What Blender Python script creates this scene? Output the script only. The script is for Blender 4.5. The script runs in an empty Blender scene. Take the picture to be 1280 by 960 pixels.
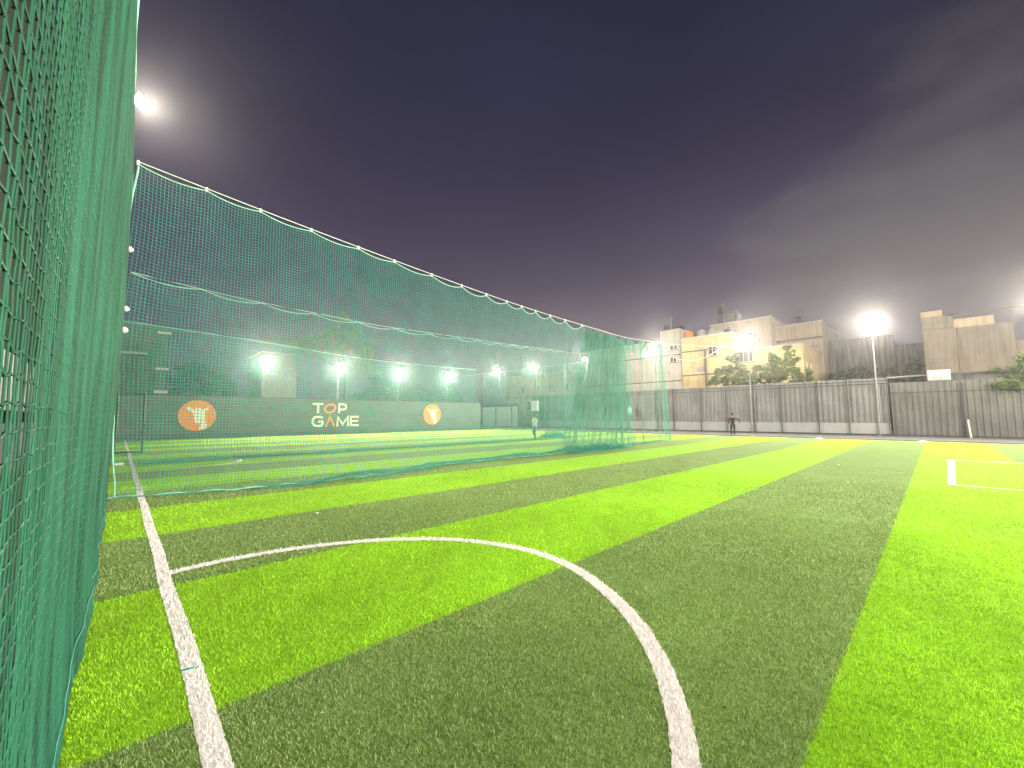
import bpy, bmesh, math, random
import numpy as np
from mathutils import Vector, Matrix

random.seed(7)
rng = np.random.default_rng(11)
scene = bpy.context.scene
COL = scene.collection

# ------------------------------------------------------------------ camera
AZ, PITCH, ROLL, H = 0.80352, 0.07953, -0.00403, 1.6
cam_d = bpy.data.cameras.new('camera')
cam_d.sensor_width = 36.0
cam_d.lens = 36.0 * 508.9 / 1280.0
cam_d.clip_start = 0.02
cam_d.clip_end = 2000
cam = bpy.data.objects.new('camera', cam_d)
COL.objects.link(cam)
fh = Vector((math.cos(AZ), math.sin(AZ), 0))
r0 = Vector((math.sin(AZ), -math.cos(AZ), 0))
u0 = Vector((0, 0, 1))
fw = fh * math.cos(PITCH) + u0 * math.sin(PITCH)
up = u0 * math.cos(PITCH) - fh * math.sin(PITCH)
cr, sr = math.cos(ROLL), math.sin(ROLL)
rt, up2 = r0 * cr + up * sr, up * cr - r0 * sr
m = Matrix((rt, up2, -fw)).transposed().to_4x4()
m.translation = Vector((0, 0, H))
cam.matrix_world = m
scene.camera = cam

# ------------------------------------------------------------------ render settings
scene.view_settings.view_transform = 'Standard'
scene.view_settings.look = 'None'
scene.view_settings.gamma = 1
scene.view_settings.use_curve_mapping = False
scene.view_settings.exposure = 0.45
cy = scene.cycles
cy.use_denoising = True
cy.max_bounces = 5
cy.diffuse_bounces = 3
cy.glossy_bounces = 2
cy.transmission_bounces = 2
cy.volume_bounces = 0
cy.sample_clamp_indirect = 4.0
cy.caustics_reflective = False
cy.caustics_refractive = False

LAMP_W = 14500.0          # radiant power of one floodlight
LAMP_COL = (1.0, 0.91, 0.77)
HAZE = 0.0008

# ------------------------------------------------------------------ night sky
world = bpy.data.worlds.new('World')
scene.world = world
world.use_nodes = True
wt = world.node_tree
wt.nodes.clear()


def N(t, kind, **kw):
    n = t.nodes.new(kind)
    for k, v in kw.items():
        setattr(n, k, v)
    return n


def L(t, a, b):
    t.links.new(a, b)


def math_node(t, op, a, b=None, clamp=False):
    n = N(t, 'ShaderNodeMath', operation=op, use_clamp=clamp)
    for i, v in enumerate((a, b)):
        if v is None:
            continue
        if hasattr(v, 'links'):
            L(t, v, n.inputs[i])
        else:
            n.inputs[i].default_value = v
    return n.outputs[0]


def ramp(t, fac, stops, interp='LINEAR'):
    n = N(t, 'ShaderNodeValToRGB')
    n.color_ramp.interpolation = interp
    e = n.color_ramp.elements
    while len(e) < len(stops):
        e.new(0.5)
    for el, (p, c) in zip(e, stops):
        el.position = p
        el.color = (c[0], c[1], c[2], 1)
    L(t, fac, n.inputs[0])
    return n.outputs[0]


def mixc(t, fac, a, b, blend='MIX'):
    n = N(t, 'ShaderNodeMix', data_type='RGBA', blend_type=blend)
    for i, v in ((0, fac), (6, a), (7, b)):
        if hasattr(v, 'links'):
            L(t, v, n.inputs[i])
        elif i == 0:
            n.inputs[0].default_value = v
        else:
            n.inputs[i].default_value = (v[0], v[1], v[2], 1)
    return n.outputs[2]


tc = N(wt, 'ShaderNodeTexCoord')
sep = N(wt, 'ShaderNodeSeparateXYZ')
L(wt, tc.outputs['Generated'], sep.inputs[0])
base = ramp(wt, sep.outputs[2], [(0.0, (.140, .100, .150)), (0.16, (.104, .076, .130)), (0.34, (.058, .046, .094)),
                                 (0.56, (.030, .027, .064)), (0.78, (.020, .021, .052)), (1.0, (.015, .016, .044))])
# cloud bank lit by the town, low in the sky towards +X
cd = N(wt, 'ShaderNodeVectorMath', operation='DOT_PRODUCT')
L(wt, tc.outputs['Generated'], cd.inputs[0])
cd.inputs[1].default_value = (0.945, -0.21, 0.22)
mp = N(wt, 'ShaderNodeMapping')
mp.inputs['Scale'].default_value = (1.6, 1.6, 4.2)
mp.inputs['Rotation'].default_value = (0.25, 0.5, 0.2)
L(wt, tc.outputs['Generated'], mp.inputs[0])
nz = N(wt, 'ShaderNodeTexNoise')
nz.inputs['Scale'].default_value = 1.7
nz.inputs['Detail'].default_value = 8
nz.inputs['Roughness'].default_value = .52
L(wt, mp.outputs[0], nz.inputs['Vector'])
s = math_node(wt, 'ADD', cd.outputs['Value'], math_node(wt, 'MULTIPLY', math_node(wt, 'SUBTRACT', nz.outputs[0], 0.5), 0.32))
cm = N(wt, 'ShaderNodeMapRange', interpolation_type='SMOOTHSTEP')
L(wt, s, cm.inputs[0])
cm.inputs[1].default_value = .885
cm.inputs[2].default_value = 1.0
sky1 = mixc(wt, math_node(wt, 'MULTIPLY', cm.outputs[0], .75), base, (.130, .120, .128))
# thin streaks over the whole sky
nz2 = N(wt, 'ShaderNodeTexNoise')
nz2.inputs['Scale'].default_value = 1.1
nz2.inputs['Detail'].default_value = 7
nz2.inputs['Roughness'].default_value = .5
L(wt, mp.outputs[0], nz2.inputs['Vector'])
v = N(wt, 'ShaderNodeMapRange')
L(wt, nz2.outputs[0], v.inputs[0])
v.inputs[1].default_value = .3
v.inputs[2].default_value = .7
v.inputs[3].default_value = .72
v.inputs[4].default_value = 1.0
cmb = N(wt, 'ShaderNodeVectorMath', operation='SCALE')
L(wt, sky1, cmb.inputs[0])
L(wt, v.outputs[0], cmb.inputs['Scale'])
bg = N(wt, 'ShaderNodeBackground')
L(wt, cmb.outputs[0], bg.inputs[0])
bg.inputs[1].default_value = .80
wo = N(wt, 'ShaderNodeOutputWorld')
L(wt, bg.outputs[0], wo.inputs[0])


# ------------------------------------------------------------------ materials
def mat(name, color, rough=.7, metal=0., var=.25, scale=3., stretch=(1, 1, 1), bump=0., bscale=30., emit=None, spec=.3,
        transl=0., ramp_cols=None):
    """Principled material whose colour varies with object-space noise."""
    mt = bpy.data.materials.new(name)
    mt.use_nodes = True
    t = mt.node_tree
    t.nodes.clear()
    out = N(t, 'ShaderNodeOutputMaterial')
    p = N(t, 'ShaderNodeBsdfPrincipled')
    p.inputs['Roughness'].default_value = rough
    p.inputs['Metallic'].default_value = metal
    p.inputs['Specular IOR Level'].default_value = spec
    c = N(t, 'ShaderNodeTexCoord')
    mpp = N(t, 'ShaderNodeMapping')
    mpp.inputs['Scale'].default_value = stretch
    L(t, c.outputs['Object'], mpp.inputs[0])
    n = N(t, 'ShaderNodeTexNoise')
    n.inputs['Scale'].default_value = scale
    n.inputs['Detail'].default_value = 7
    n.inputs['Roughness'].default_value = .6
    L(t, mpp.outputs[0], n.inputs['Vector'])
    lo = tuple(max(0, q * (1 - var)) for q in color)
    hi = tuple(min(1, q * (1 + var)) for q in color)
    col = ramp(t, n.outputs[0], ramp_cols or [(.3, lo), (.7, hi)])
    L(t, col, p.inputs['Base Color'])
    if bump:
        n2 = N(t, 'ShaderNodeTexNoise')
        n2.inputs['Scale'].default_value = bscale
        n2.inputs['Detail'].default_value = 4
        L(t, c.outputs['Object'], n2.inputs['Vector'])
        b = N(t, 'ShaderNodeBump')
        b.inputs['Strength'].default_value = bump
        b.inputs['Distance'].default_value = .02
        L(t, n2.outputs[0], b.inputs['Height'])
        L(t, b.outputs[0], p.inputs['Normal'])
    surf = p.outputs[0]
    if transl:
        tr = N(t, 'ShaderNodeBsdfTranslucent')
        L(t, col, tr.inputs[0])
        mx = N(t, 'ShaderNodeMixShader')
        mx.inputs[0].default_value = transl
        L(t, p.outputs[0], mx.inputs[1])
        L(t, tr.outputs[0], mx.inputs[2])
        surf = mx.outputs[0]
    if emit:
        p.inputs['Emission Color'].default_value = (*LAMP_COL, 1) if emit[1] is None else (*emit[1], 1)
        p.inputs['Emission Strength'].default_value = emit[0]
        mt.cycles.emission_sampling = 'NONE'
    L(t, surf, out.inputs[0])
    return mt


LIME = (.315, .57, .026)
OLIVE = (.172, .280, .068)
S0, SP = 0.518, 2.32


def turf_material():
    """Artificial turf: lime and olive bands woven across the pitch, tufted grain, scuffs, pile shade toned in."""
    mt = bpy.data.materials.new('artificial_turf')
    mt.use_nodes = True
    t = mt.node_tree
    t.nodes.clear()
    out = N(t, 'ShaderNodeOutputMaterial')
    p = N(t, 'ShaderNodeBsdfPrincipled')
    p.inputs['Roughness'].default_value = .95
    p.inputs['Specular IOR Level'].default_value = .06
    c = N(t, 'ShaderNodeTexCoord')
    sp = N(t, 'ShaderNodeSeparateXYZ')
    L(t, c.outputs['Object'], sp.inputs[0])
    wob = N(t, 'ShaderNodeTexNoise')
    wob.inputs['Scale'].default_value = 30
    L(t, c.outputs['Object'], wob.inputs['Vector'])
    y = math_node(t, 'ADD', sp.outputs[1], math_node(t, 'MULTIPLY', math_node(t, 'SUBTRACT', wob.outputs[0], .5), .05))
    k = math_node(t, 'FLOOR', math_node(t, 'DIVIDE', math_node(t, 'SUBTRACT', y, S0), SP))
    odd = math_node(t, 'ABSOLUTE', math_node(t, 'SUBTRACT', k, math_node(t, 'MULTIPLY', math_node(t, 'FLOOR', math_node(t, 'DIVIDE', k, 2.)), 2.)))
    g = N(t, 'ShaderNodeTexNoise')
    g.inputs['Scale'].default_value = 22
    g.inputs['Detail'].default_value = 8
    g.inputs['Roughness'].default_value = .75
    L(t, c.outputs['Object'], g.inputs['Vector'])
    g2 = N(t, 'ShaderNodeTexNoise')
    g2.inputs['Scale'].default_value = 1.3
    g2.inputs['Detail'].default_value = 5
    L(t, c.outputs['Object'], g2.inputs['Vector'])
    f = math_node(t, 'ADD', math_node(t, 'MULTIPLY', g.outputs[0], .75), math_node(t, 'MULTIPLY', g2.outputs[0], .25))
    dark = ramp(t, f, [(.34, tuple(q * .55 for q in OLIVE)), (.5, tuple(q * .84 for q in OLIVE)), (.68, (.20, .29, .11))])  # darker than the yarn: stands in for shade between missing fibres
    lime = ramp(t, f, [(.32, tuple(q * .58 for q in LIME)), (.5, (.212, .43, .018)), (.7, (.25, .50, .025))])  # same pile shade put into the lime tones
    L(t, mixc(t, odd, dark, lime), p.inputs['Base Color'])
    b = N(t, 'ShaderNodeBump')
    b.inputs['Strength'].default_value = .45
    b.inputs['Distance'].default_value = .03
    L(t, g.outputs[0], b.inputs['Height'])
    L(t, b.outputs[0], p.inputs['Normal'])
    L(t, p.outputs[0], out.inputs[0])
    return mt


def blade_material():
    """Plastic grass yarn: each fibre keeps the colour of the band it is tufted into."""
    mt = bpy.data.materials.new('turf_yarn')
    mt.use_nodes = True
    t = mt.node_tree
    t.nodes.clear()
    out = N(t, 'ShaderNodeOutputMaterial')
    p = N(t, 'ShaderNodeBsdfPrincipled')
    p.inputs['Roughness'].default_value = .5
    p.inputs['Specular IOR Level'].default_value = .3
    a = N(t, 'ShaderNodeAttribute', attribute_name='yarn')
    L(t, a.outputs['Color'], p.inputs['Base Color'])
    tr = N(t, 'ShaderNodeBsdfTranslucent')
    L(t, a.outputs['Color'], tr.inputs[0])
    mx = N(t, 'ShaderNodeMixShader')
    mx.inputs[0].default_value = .3
    L(t, p.outputs[0], mx.inputs[1])
    L(t, tr.outputs[0], mx.inputs[2])
    L(t, mx.outputs[0], out.inputs[0])
    return mt


def wall_mat(name, color, streak=.2, bump=.3):
    """Rendered masonry with rain streaks and blotches."""
    mt = mat(name, color, rough=.9, var=.16, scale=.55, bump=bump, bscale=9)
    t = mt.node_tree
    p = next(n for n in t.nodes if n.type == 'BSDF_PRINCIPLED')
    src = p.inputs['Base Color'].links[0].from_socket
    c = N(t, 'ShaderNodeTexCoord')
    mp_ = N(t, 'ShaderNodeMapping')
    mp_.inputs['Scale'].default_value = (1.6, 1.6, .12)
    L(t, c.outputs['Object'], mp_.inputs[0])
    n = N(t, 'ShaderNodeTexNoise')
    n.inputs['Scale'].default_value = 2.2
    n.inputs['Detail'].default_value = 6
    L(t, mp_.outputs[0], n.inputs['Vector'])
    k = ramp(t, n.outputs[0], [(.36, (1 - streak,) * 3), (.6, (1, 1, 1))])
    L(t, mixc(t, 1.0, src, k, 'MULTIPLY'), p.inputs['Base Color'])
    return mt


M = {}
M['turf'] = turf_material()
M['yarn'] = blade_material()
M['line'] = mat('turf_line_white', (.56, .53, .52), rough=.8, var=.22, scale=40, bump=.6, bscale=160)
M['concrete'] = wall_mat('concrete', (.10, .10, .10), .15)
M['dirt'] = mat('dusty_ground', (.12, .11, .095), rough=1, var=.4, scale=.8, bump=.4)
M['net_near'] = mat('green_net_twine', (.018, .126, .071), rough=.6, var=.6, scale=3.2, stretch=(1, 1.6, .22), transl=.35)  # stretched colour streaks stand in for shade in the net's pleats
M['net'] = mat('teal_net_twine', (.065, .37, .28), rough=.55, var=.25, scale=2, transl=.35)
M['net_pale'] = mat('pale_net_twine', (.11, .42, .31), rough=.6, var=.3, scale=1.2, transl=.5)  # paler copy of the net colour, to brighten bunch and loose folds
M['rope'] = mat('pale_green_rope', (.28, .62, .45), rough=.7, var=.2, scale=12)
M['white_rope'] = mat('white_rope', (.68, .72, .66), rough=.7, var=.15, scale=12)
M['banner'] = mat('dark_green_wall_sheet', (.115, .135, .128), rough=.6, var=.18, scale=1.2, stretch=(1, 1, 3), bump=.1, bscale=3)
M['skirting'] = mat('grey_green_skirting', (.10, .13, .12), rough=.8, var=.2, scale=2)
M['orange'] = mat('orange_print', (.86, .28, .07), rough=.6, var=.06, scale=3)
M['cream'] = mat('cream_print', (.80, .80, .70), rough=.6, var=.05, scale=3)
M['sheet'] = None
M['steel'] = mat('dark_painted_steel', (.055, .06, .06), rough=.5, metal=.3, var=.3, scale=5)
M['galv'] = mat('galvanised_steel', (.20, .205, .20), rough=.45, metal=.5, var=.2, scale=6)
M['white_sheet'] = mat('off_white_sheet', (.28, .30, .29), rough=.6, var=.10, scale=2.5, stretch=(1, 1, .2))
M['gate_white'] = mat('white_gate_sheet', (.72, .74, .72), rough=.6, var=.06, scale=2.5, stretch=(1, 1, .2))
M['housing'] = mat('lamp_housing', (.11, .11, .11), rough=.5, metal=.2, var=.2)
M['lens'] = mat('lit_lamp_lens', (.9, .9, .85), emit=(110., None), var=.02)
M['bld_grey'] = wall_mat('pinkish_grey_render', (.47, .44, .38))
M['bld_cream'] = wall_mat('yellow_cream_render', (.62, .50, .26))
M['bld_pink'] = wall_mat('tan_pink_render', (.52, .42, .31))
M['bld_tan'] = wall_mat('tan_render', (.50, .39, .26))
M['bld_dark'] = wall_mat('bare_grey_concrete', (.12, .12, .11), .5)
M['bld_brown'] = wall_mat('brown_unpainted_render', (.25, .21, .165), .25)
M['trim'] = mat('dark_band', (.16, .13, .11), rough=.9, var=.2)
M['glass'] = mat('window_glass', (.035, .04, .05), rough=.15, var=.2, spec=.6)
M['frame'] = mat('window_frame', (.55, .5, .42), rough=.6, var=.1)
M['lit'] = mat('lit_window', (.8, .75, .6), emit=(.75, (1, .88, .62)), var=.05)
M['tank_black'] = mat('black_plastic_tank', (.035, .033, .036), rough=.5, var=.2)
M['tank_orange'] = mat('orange_plastic_tank', (.72, .27, .03), rough=.5, var=.1)
M['tank_grey'] = mat('grey_tank', (.34, .33, .34), rough=.6, var=.15)
M['bark'] = mat('bark', (.10, .075, .05), rough=.95, var=.35, scale=6, stretch=(1, 1, .3), bump=.6)
M['leaf'] = mat('leaf_green', (.105, .150, .045), rough=.6, var=.5, scale=1.4, transl=.3)
M['leaf_dark'] = mat('leaf_dark_green', (.035, .065, .028), rough=.6, var=.5, scale=1.2, transl=.3)
M['skin'] = mat('skin', (.30, .17, .11), rough=.6, var=.08)
M['hair'] = mat('black_hair', (.012, .010, .010), rough=.6, var=.2)
M['shirt_pale'] = mat('pale_shirt_cloth', (.62, .58, .50), rough=.9, var=.12, scale=9)
M['trouser_teal'] = mat('dark_teal_trouser_cloth', (.045, .11, .12), rough=.9, var=.2, scale=9)
M['shirt_dark'] = mat('dark_brown_shirt_cloth', (.018, .017, .018), rough=.9, var=.2, scale=9)
M['trouser_dark'] = mat('dark_olive_trouser_cloth', (.028, .026, .020), rough=.9, var=.2, scale=9)
M['shoe'] = mat('dark_shoe', (.03, .03, .032), rough=.6, var=.2)
M['paper'] = mat('white_plastic', (.7, .7, .68), rough=.6, var=.05)


def sheet_material(name='corrugated_metal', color=(.175, .18, .185)):
    """Weathered corrugated metal: streaks running down, dull patches, rust freckles near the laps."""
    mt = mat(name, color, rough=.55, metal=.15, var=.22, scale=.7, bump=.15, bscale=12)
    t = mt.node_tree
    p = next(n for n in t.nodes if n.type == 'BSDF_PRINCIPLED')
    src = p.inputs['Base Color'].links[0].from_socket
    c = N(t, 'ShaderNodeTexCoord')
    mp_ = N(t, 'ShaderNodeMapping')
    mp_.inputs['Scale'].default_value = (1, 2.8, .16)
    L(t, c.outputs['Object'], mp_.inputs[0])
    n = N(t, 'ShaderNodeTexNoise')
    n.inputs['Scale'].default_value = 2.4
    n.inputs['Detail'].default_value = 6
    n.inputs['Roughness'].default_value = .65
    L(t, mp_.outputs[0], n.inputs['Vector'])
    k = ramp(t, n.outputs[0], [(.35, (.86, .85, .84)), (.62, (1.06, 1.05, 1.03))])
    L(t, mixc(t, 1.0, src, k, 'MULTIPLY'), p.inputs['Base Color'])
    return mt


M['sheet'] = sheet_material()
M['sheet_old'] = sheet_material('weathered_dim_corrugated_metal', (.115, .115, .112))  # tone holds both older, dirtier metal and the weaker light there


# ------------------------------------------------------------------ building blocks
class MB:
    """Collects shapes and links them as ONE mesh object."""

    def __init__(self):
        self.v, self.f, self.n = [], [], 0

    def add(self, V, F):
        V = [tuple(q) for q in V]
        self.f += [tuple(i + self.n for i in f) for f in F]
        self.v += V
        self.n += len(V)
        return self

    def box(self, a, b, bevel=0.):
        x0, y0, z0 = (min(a[i], b[i]) for i in range(3))
        x1, y1, z1 = (max(a[i], b[i]) for i in range(3))
        self.add([(x0, y0, z0), (x1, y0, z0), (x1, y1, z0), (x0, y1, z0), (x0, y0, z1), (x1, y0, z1), (x1, y1, z1), (x0, y1, z1)],
                 [(3, 2, 1, 0), (4, 5, 6, 7), (0, 1, 5, 4), (1, 2, 6, 5), (2, 3, 7, 6), (3, 0, 4, 7)])
        return self

    def tube(self, P, r, n=6, cap=True):
        P = [Vector(q) for q in P]
        R = r if isinstance(r, (list, tuple)) else [r] * len(P)
        V, F = [], []
        prev = None
        for i, q in enumerate(P):
            t = (P[min(i + 1, len(P) - 1)] - P[max(i - 1, 0)]).normalized()
            if prev is None:
                a = t.cross(Vector((0, 0, 1)))
                if a.length < .1:
                    a = t.cross(Vector((1, 0, 0)))
            else:
                a = prev - t * prev.dot(t)
            a.normalize()
            prev = a
            b = t.cross(a)
            for k in range(n):
                th = 2 * math.pi * k / n
                V.append(q + (a * math.cos(th) + b * math.sin(th)) * R[i])
        for i in range(len(P) - 1):
            for k in range(n):
                F.append((i * n + k, i * n + (k + 1) % n, (i + 1) * n + (k + 1) % n, (i + 1) * n + k))
        if cap:
            F.append(tuple(range(n - 1, -1, -1)))
            F.append(tuple((len(P) - 1) * n + k for k in range(n)))
        return self.add(V, F)

    def lathe(self, c, prof, n=16):
        """prof: (radius, z) from bottom to top, revolved about the vertical through c."""
        V, F = [], []
        for r, z in prof:
            for k in range(n):
                th = 2 * math.pi * k / n
                V.append((c[0] + r * math.cos(th), c[1] + r * math.sin(th), c[2] + z))
        for i in range(len(prof) - 1):
            for k in range(n):
                F.append((i * n + k, i * n + (k + 1) % n, (i + 1) * n + (k + 1) % n, (i + 1) * n + k))
        F.append(tuple(range(n - 1, -1, -1)))
        F.append(tuple((len(prof) - 1) * n + k for k in range(n)))
        return self.add(V, F)

    def prism(self, pts, y0, y1):
        """Outline in the XZ plane given depth along Y."""
        n = len(pts)
        V = [(x, y0, z) for x, z in pts] + [(x, y1, z) for x, z in pts]
        F = [tuple(range(n)), tuple(range(2 * n - 1, n - 1, -1))]
        F += [(i, i + n, (i + 1) % n + n, (i + 1) % n) for i in range(n)]
        return self.add(V, F)

    def build(self, name, material, parent=None, smooth=False, bevel=0.):
        me = bpy.data.meshes.new(name)
        o0 = parent.matrix_world.translation if parent else Vector((0, 0, 0))
        # geometry is written in world metres; children keep it relative to their parent's base
        off = world_loc(parent) if parent else Vector((0, 0, 0))
        me.from_pydata([(x - off.x, y - off.y, z - off.z) for x, y, z in self.v], [], self.f)
        me.update()
        me.materials.append(material)
        if smooth:
            me.polygons.foreach_set('use_smooth', [True] * len(me.polygons))
        o = bpy.data.objects.new(name, me)
        COL.objects.link(o)
        if parent:
            o.parent = parent
        bm = bmesh.new()
        bm.from_mesh(me)
        bmesh.ops.recalc_face_normals(bm, faces=bm.faces)
        bm.to_mesh(me)
        bm.free()
        if bevel:
            b = o.modifiers.new('edge', 'BEVEL')
            b.width = bevel
            b.segments = 2
            b.limit_method = 'ANGLE'
        return o


def world_loc(o):
    p = Vector((0, 0, 0))
    while o:
        p += o.location
        o = o.parent
    return p


def thing(name, label, cat, loc=(0, 0, 0), group=None):
    o = bpy.data.objects.new(name, None)
    o.empty_display_size = .2
    o.location = loc
    COL.objects.link(o)
    return tag(o, label, cat, group)


def tag(o, label=None, cat=None, group=None, kind=None):
    if label:
        o['label'] = label
    if cat:
        o['category'] = cat
    if group:
        o['group'] = group
    if kind:
        o['kind'] = kind
    return o


def raw_mesh(name, V, Q, material, parent=None, attr=None, smooth=False):
    """Fast mesh from numpy arrays of vertices and quads (or triangles)."""
    me = bpy.data.meshes.new(name)
    V = np.asarray(V, np.float32)
    if parent:
        V = V - np.array(world_loc(parent), np.float32)
    Q = np.asarray(Q, np.int32)
    k = Q.shape[1]
    me.vertices.add(len(V))
    me.vertices.foreach_set('co', V.ravel())
    me.loops.add(Q.size)
    me.loops.foreach_set('vertex_index', Q.ravel())
    me.polygons.add(len(Q))
    me.polygons.foreach_set('loop_start', np.arange(0, Q.size, k, dtype=np.int32))
    if attr is not None:
        a = me.attributes.new('yarn', 'FLOAT_COLOR', 'FACE')
        a.data.foreach_set('color', np.asarray(attr, np.float32).ravel())
    me.update(calc_edges=True)
    if smooth:
        me.polygons.foreach_set('use_smooth', np.ones(len(Q), bool))
    me.materials.append(material)
    o = bpy.data.objects.new(name, me)
    COL.objects.link(o)
    if parent:
        o.parent = parent
    return o


def strands(P, r, ref, sides=3):
    """P: (N, M, 3) polylines -> vertices and quads of thin round twine."""
    P = np.asarray(P, float)
    n, mm, _ = P.shape
    T = np.gradient(P, axis=1)
    T /= np.linalg.norm(T, axis=2, keepdims=True) + 1e-9
    A = np.cross(T, np.broadcast_to(np.array(ref, float), T.shape))
    A /= np.linalg.norm(A, axis=2, keepdims=True) + 1e-9
    B = np.cross(T, A)
    R = r if np.ndim(r) else np.full((n, 1), r)
    R = np.broadcast_to(R, (n, mm))[..., None]
    V = np.stack([P + R * (A * math.cos(2 * math.pi * k / sides + .5) + B * math.sin(2 * math.pi * k / sides + .5)) for k in range(sides)], axis=2)
    idx = np.arange(n * mm * sides).reshape(n, mm, sides)
    Q = []
    for k in range(sides):
        k2 = (k + 1) % sides
        Q.append(np.stack([idx[:, :-1, k], idx[:, :-1, k2], idx[:, 1:, k2], idx[:, 1:, k]], -1).reshape(-1, 4))
    return V.reshape(-1, 3), np.concatenate(Q)


def join_sv(parts):
    Vs, Qs, o = [], [], 0
    for V, Q in parts:
        Vs.append(V)
        Qs.append(Q + o)
        o += len(V)
    return np.concatenate(Vs), np.concatenate(Qs)


def vnoise(x, y, seed=0, oct=3):
    """Cheap smooth noise from summed sines, in about -1..1."""
    r = np.random.default_rng(seed)
    o = np.zeros(np.broadcast(x, y).shape)
    a = 1.
    tot = 0.
    fq = 1.
    for _ in range(oct):
        for _ in range(3):
            kx, ky = r.normal(size=2) * fq
            o = o + a * np.sin(kx * x + ky * y + r.uniform(0, 6.28))
            tot += a * .6
        fq *= 2.1
        a *= .55
    return o / tot


# ------------------------------------------------------------------ ground
def flat(name, x0, y0, x1, y1, z, material):
    o = MB().add([(x0, y0, z), (x1, y0, z), (x1, y1, z), (x0, y1, z)], [(0, 1, 2, 3)]).build(name, material)
    return tag(o, kind='structure')


tag(flat('ground', -500, -500, 900, 900, -.06, M['dirt']), 'dusty open ground around the pitch', 'ground')
PX0, PX1, PY0, PY1 = -.13, 35.0, -22.0, 39.6
apron = MB().box((PX1 + .004, -24, -.05), (43.0, 50.0, -.012)).build('concrete_apron', M['concrete'])
tag(apron, 'grey concrete strip between the pitch and the metal fence', 'pavement', kind='structure')
kerb = MB().box((PX1 + .006, -24, -.012), (PX1 + .22, 50, .06)).build('kerb', M['concrete'], bevel=.01)
tag(kerb, 'low grey concrete kerb along the far side of the pitch', 'kerb', kind='structure')
tag(MB().box((PX0, PY1 + .004, -.05), (PX1, 41.2, -.004)).build('rear_apron', M['concrete']), 'narrow concrete strip below the dark green wall', 'pavement', kind='structure')
pitch = MB()
pitch.box((PX0, PY0, -.04), (PX1, PY1, 0))
tag(pitch.build('pitch', M['turf']), 'artificial turf pitch in lime and olive bands', 'pitch', kind='structure')

# painted / tufted white lines -------------------------------------------------
ARC = [(.44, 5.58), (.75, 5.63), (1.09, 5.62), (1.5, 5.56), (1.91, 5.44), (2.42, 5.19), (2.91, 4.83), (3.22, 4.47), (3.43, 4.1), (3.57, 3.7),
       (3.63, 3.35), (3.60, 2.96), (3.52, 2.65), (3.40, 2.38), (3.21, 2.03), (2.96, 1.68), (2.67, 1.38), (2.45, 1.2), (2.21, 1.03), (1.93, .87),
       (1.6, .72), (1.2, .62), (.8, .58), (.44, .58)]


def resample(P, step):
    P = np.array(P, float)
    # Chaikin smoothing, then even spacing
    for _ in range(3):
        Q = [P[0]]
        for a, b in zip(P[:-1], P[1:]):
            Q += [a * .75 + b * .25, a * .25 + b * .75]
        Q.append(P[-1])
        P = np.array(Q)
    d = np.r_[0, np.cumsum(np.linalg.norm(np.diff(P, axis=0), axis=1))]
    s_ = np.linspace(0, d[-1], max(2, int(d[-1] / step)))
    return np.stack([np.interp(s_, d, P[:, 0]), np.interp(s_, d, P[:, 1])], 1)


def ribbon(P, w, z=.004):
    T = np.gradient(P, axis=0)
    T /= np.linalg.norm(T, axis=1, keepdims=True)
    Nn = np.stack([-T[:, 1], T[:, 0]], 1)
    jit = 1 + .06 * np.sin(np.arange(len(P)) * 1.7)[:, None]
    a, b = P + Nn * w / 2 * jit, P - Nn * w / 2 * jit
    V = np.concatenate([np.c_[a, np.full(len(a), z)], np.c_[b, np.full(len(b), z)]])
    n = len(P)
    i = np.arange(n - 1)
    return V, np.stack([i, i + 1, i + 1 + n, i + n], 1)


CAMXY = np.array([0., 0.])


def blades(P, length, width, col, lean=.55):
    """Tufts of turf yarn: two bent quads per fibre rooted at P (n,2)."""
    n = len(P)
    th = rng.uniform(0, 2 * np.pi, n)
    d = np.stack([np.cos(th), np.sin(th)], 1)
    la = rng.uniform(.15, 1., n) * lean
    # the pile lies a little towards the camera end of the pitch
    lx = d * la[:, None] + np.array([-.10, -.16])
    ph = rng.uniform(0, 2 * np.pi, n)
    w = np.stack([np.cos(ph), np.sin(ph)], 1) * (width * rng.uniform(.6, 1.2, n))[:, None] / 2
    h = length * rng.uniform(.65, 1.2, n)
    z0 = np.full(n, -.002)
    b0, b1 = P - w, P + w
    m_ = P + lx * (h * .35)[:, None]
    m0, m1 = m_ - w * .85, m_ + w * .85
    t_ = P + lx * (h * 1.0)[:, None]
    t0, t1 = t_ - w * .25, t_ + w * .25
    V = np.stack([np.c_[b0, z0], np.c_[b1, z0], np.c_[m0, h * .55], np.c_[m1, h * .55], np.c_[t0, h * .92], np.c_[t1, h * .92]], 1)
    i = np.arange(n)[:, None] * 6
    Q = np.concatenate([i + np.array([[0, 1, 3, 2]]), i + np.array([[2, 3, 5, 4]])], 1).reshape(-1, 4)
    C4 = np.repeat(np.c_[col, np.ones(n)], 2, axis=0)
    return V.reshape(-1, 3), Q, C4


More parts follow.
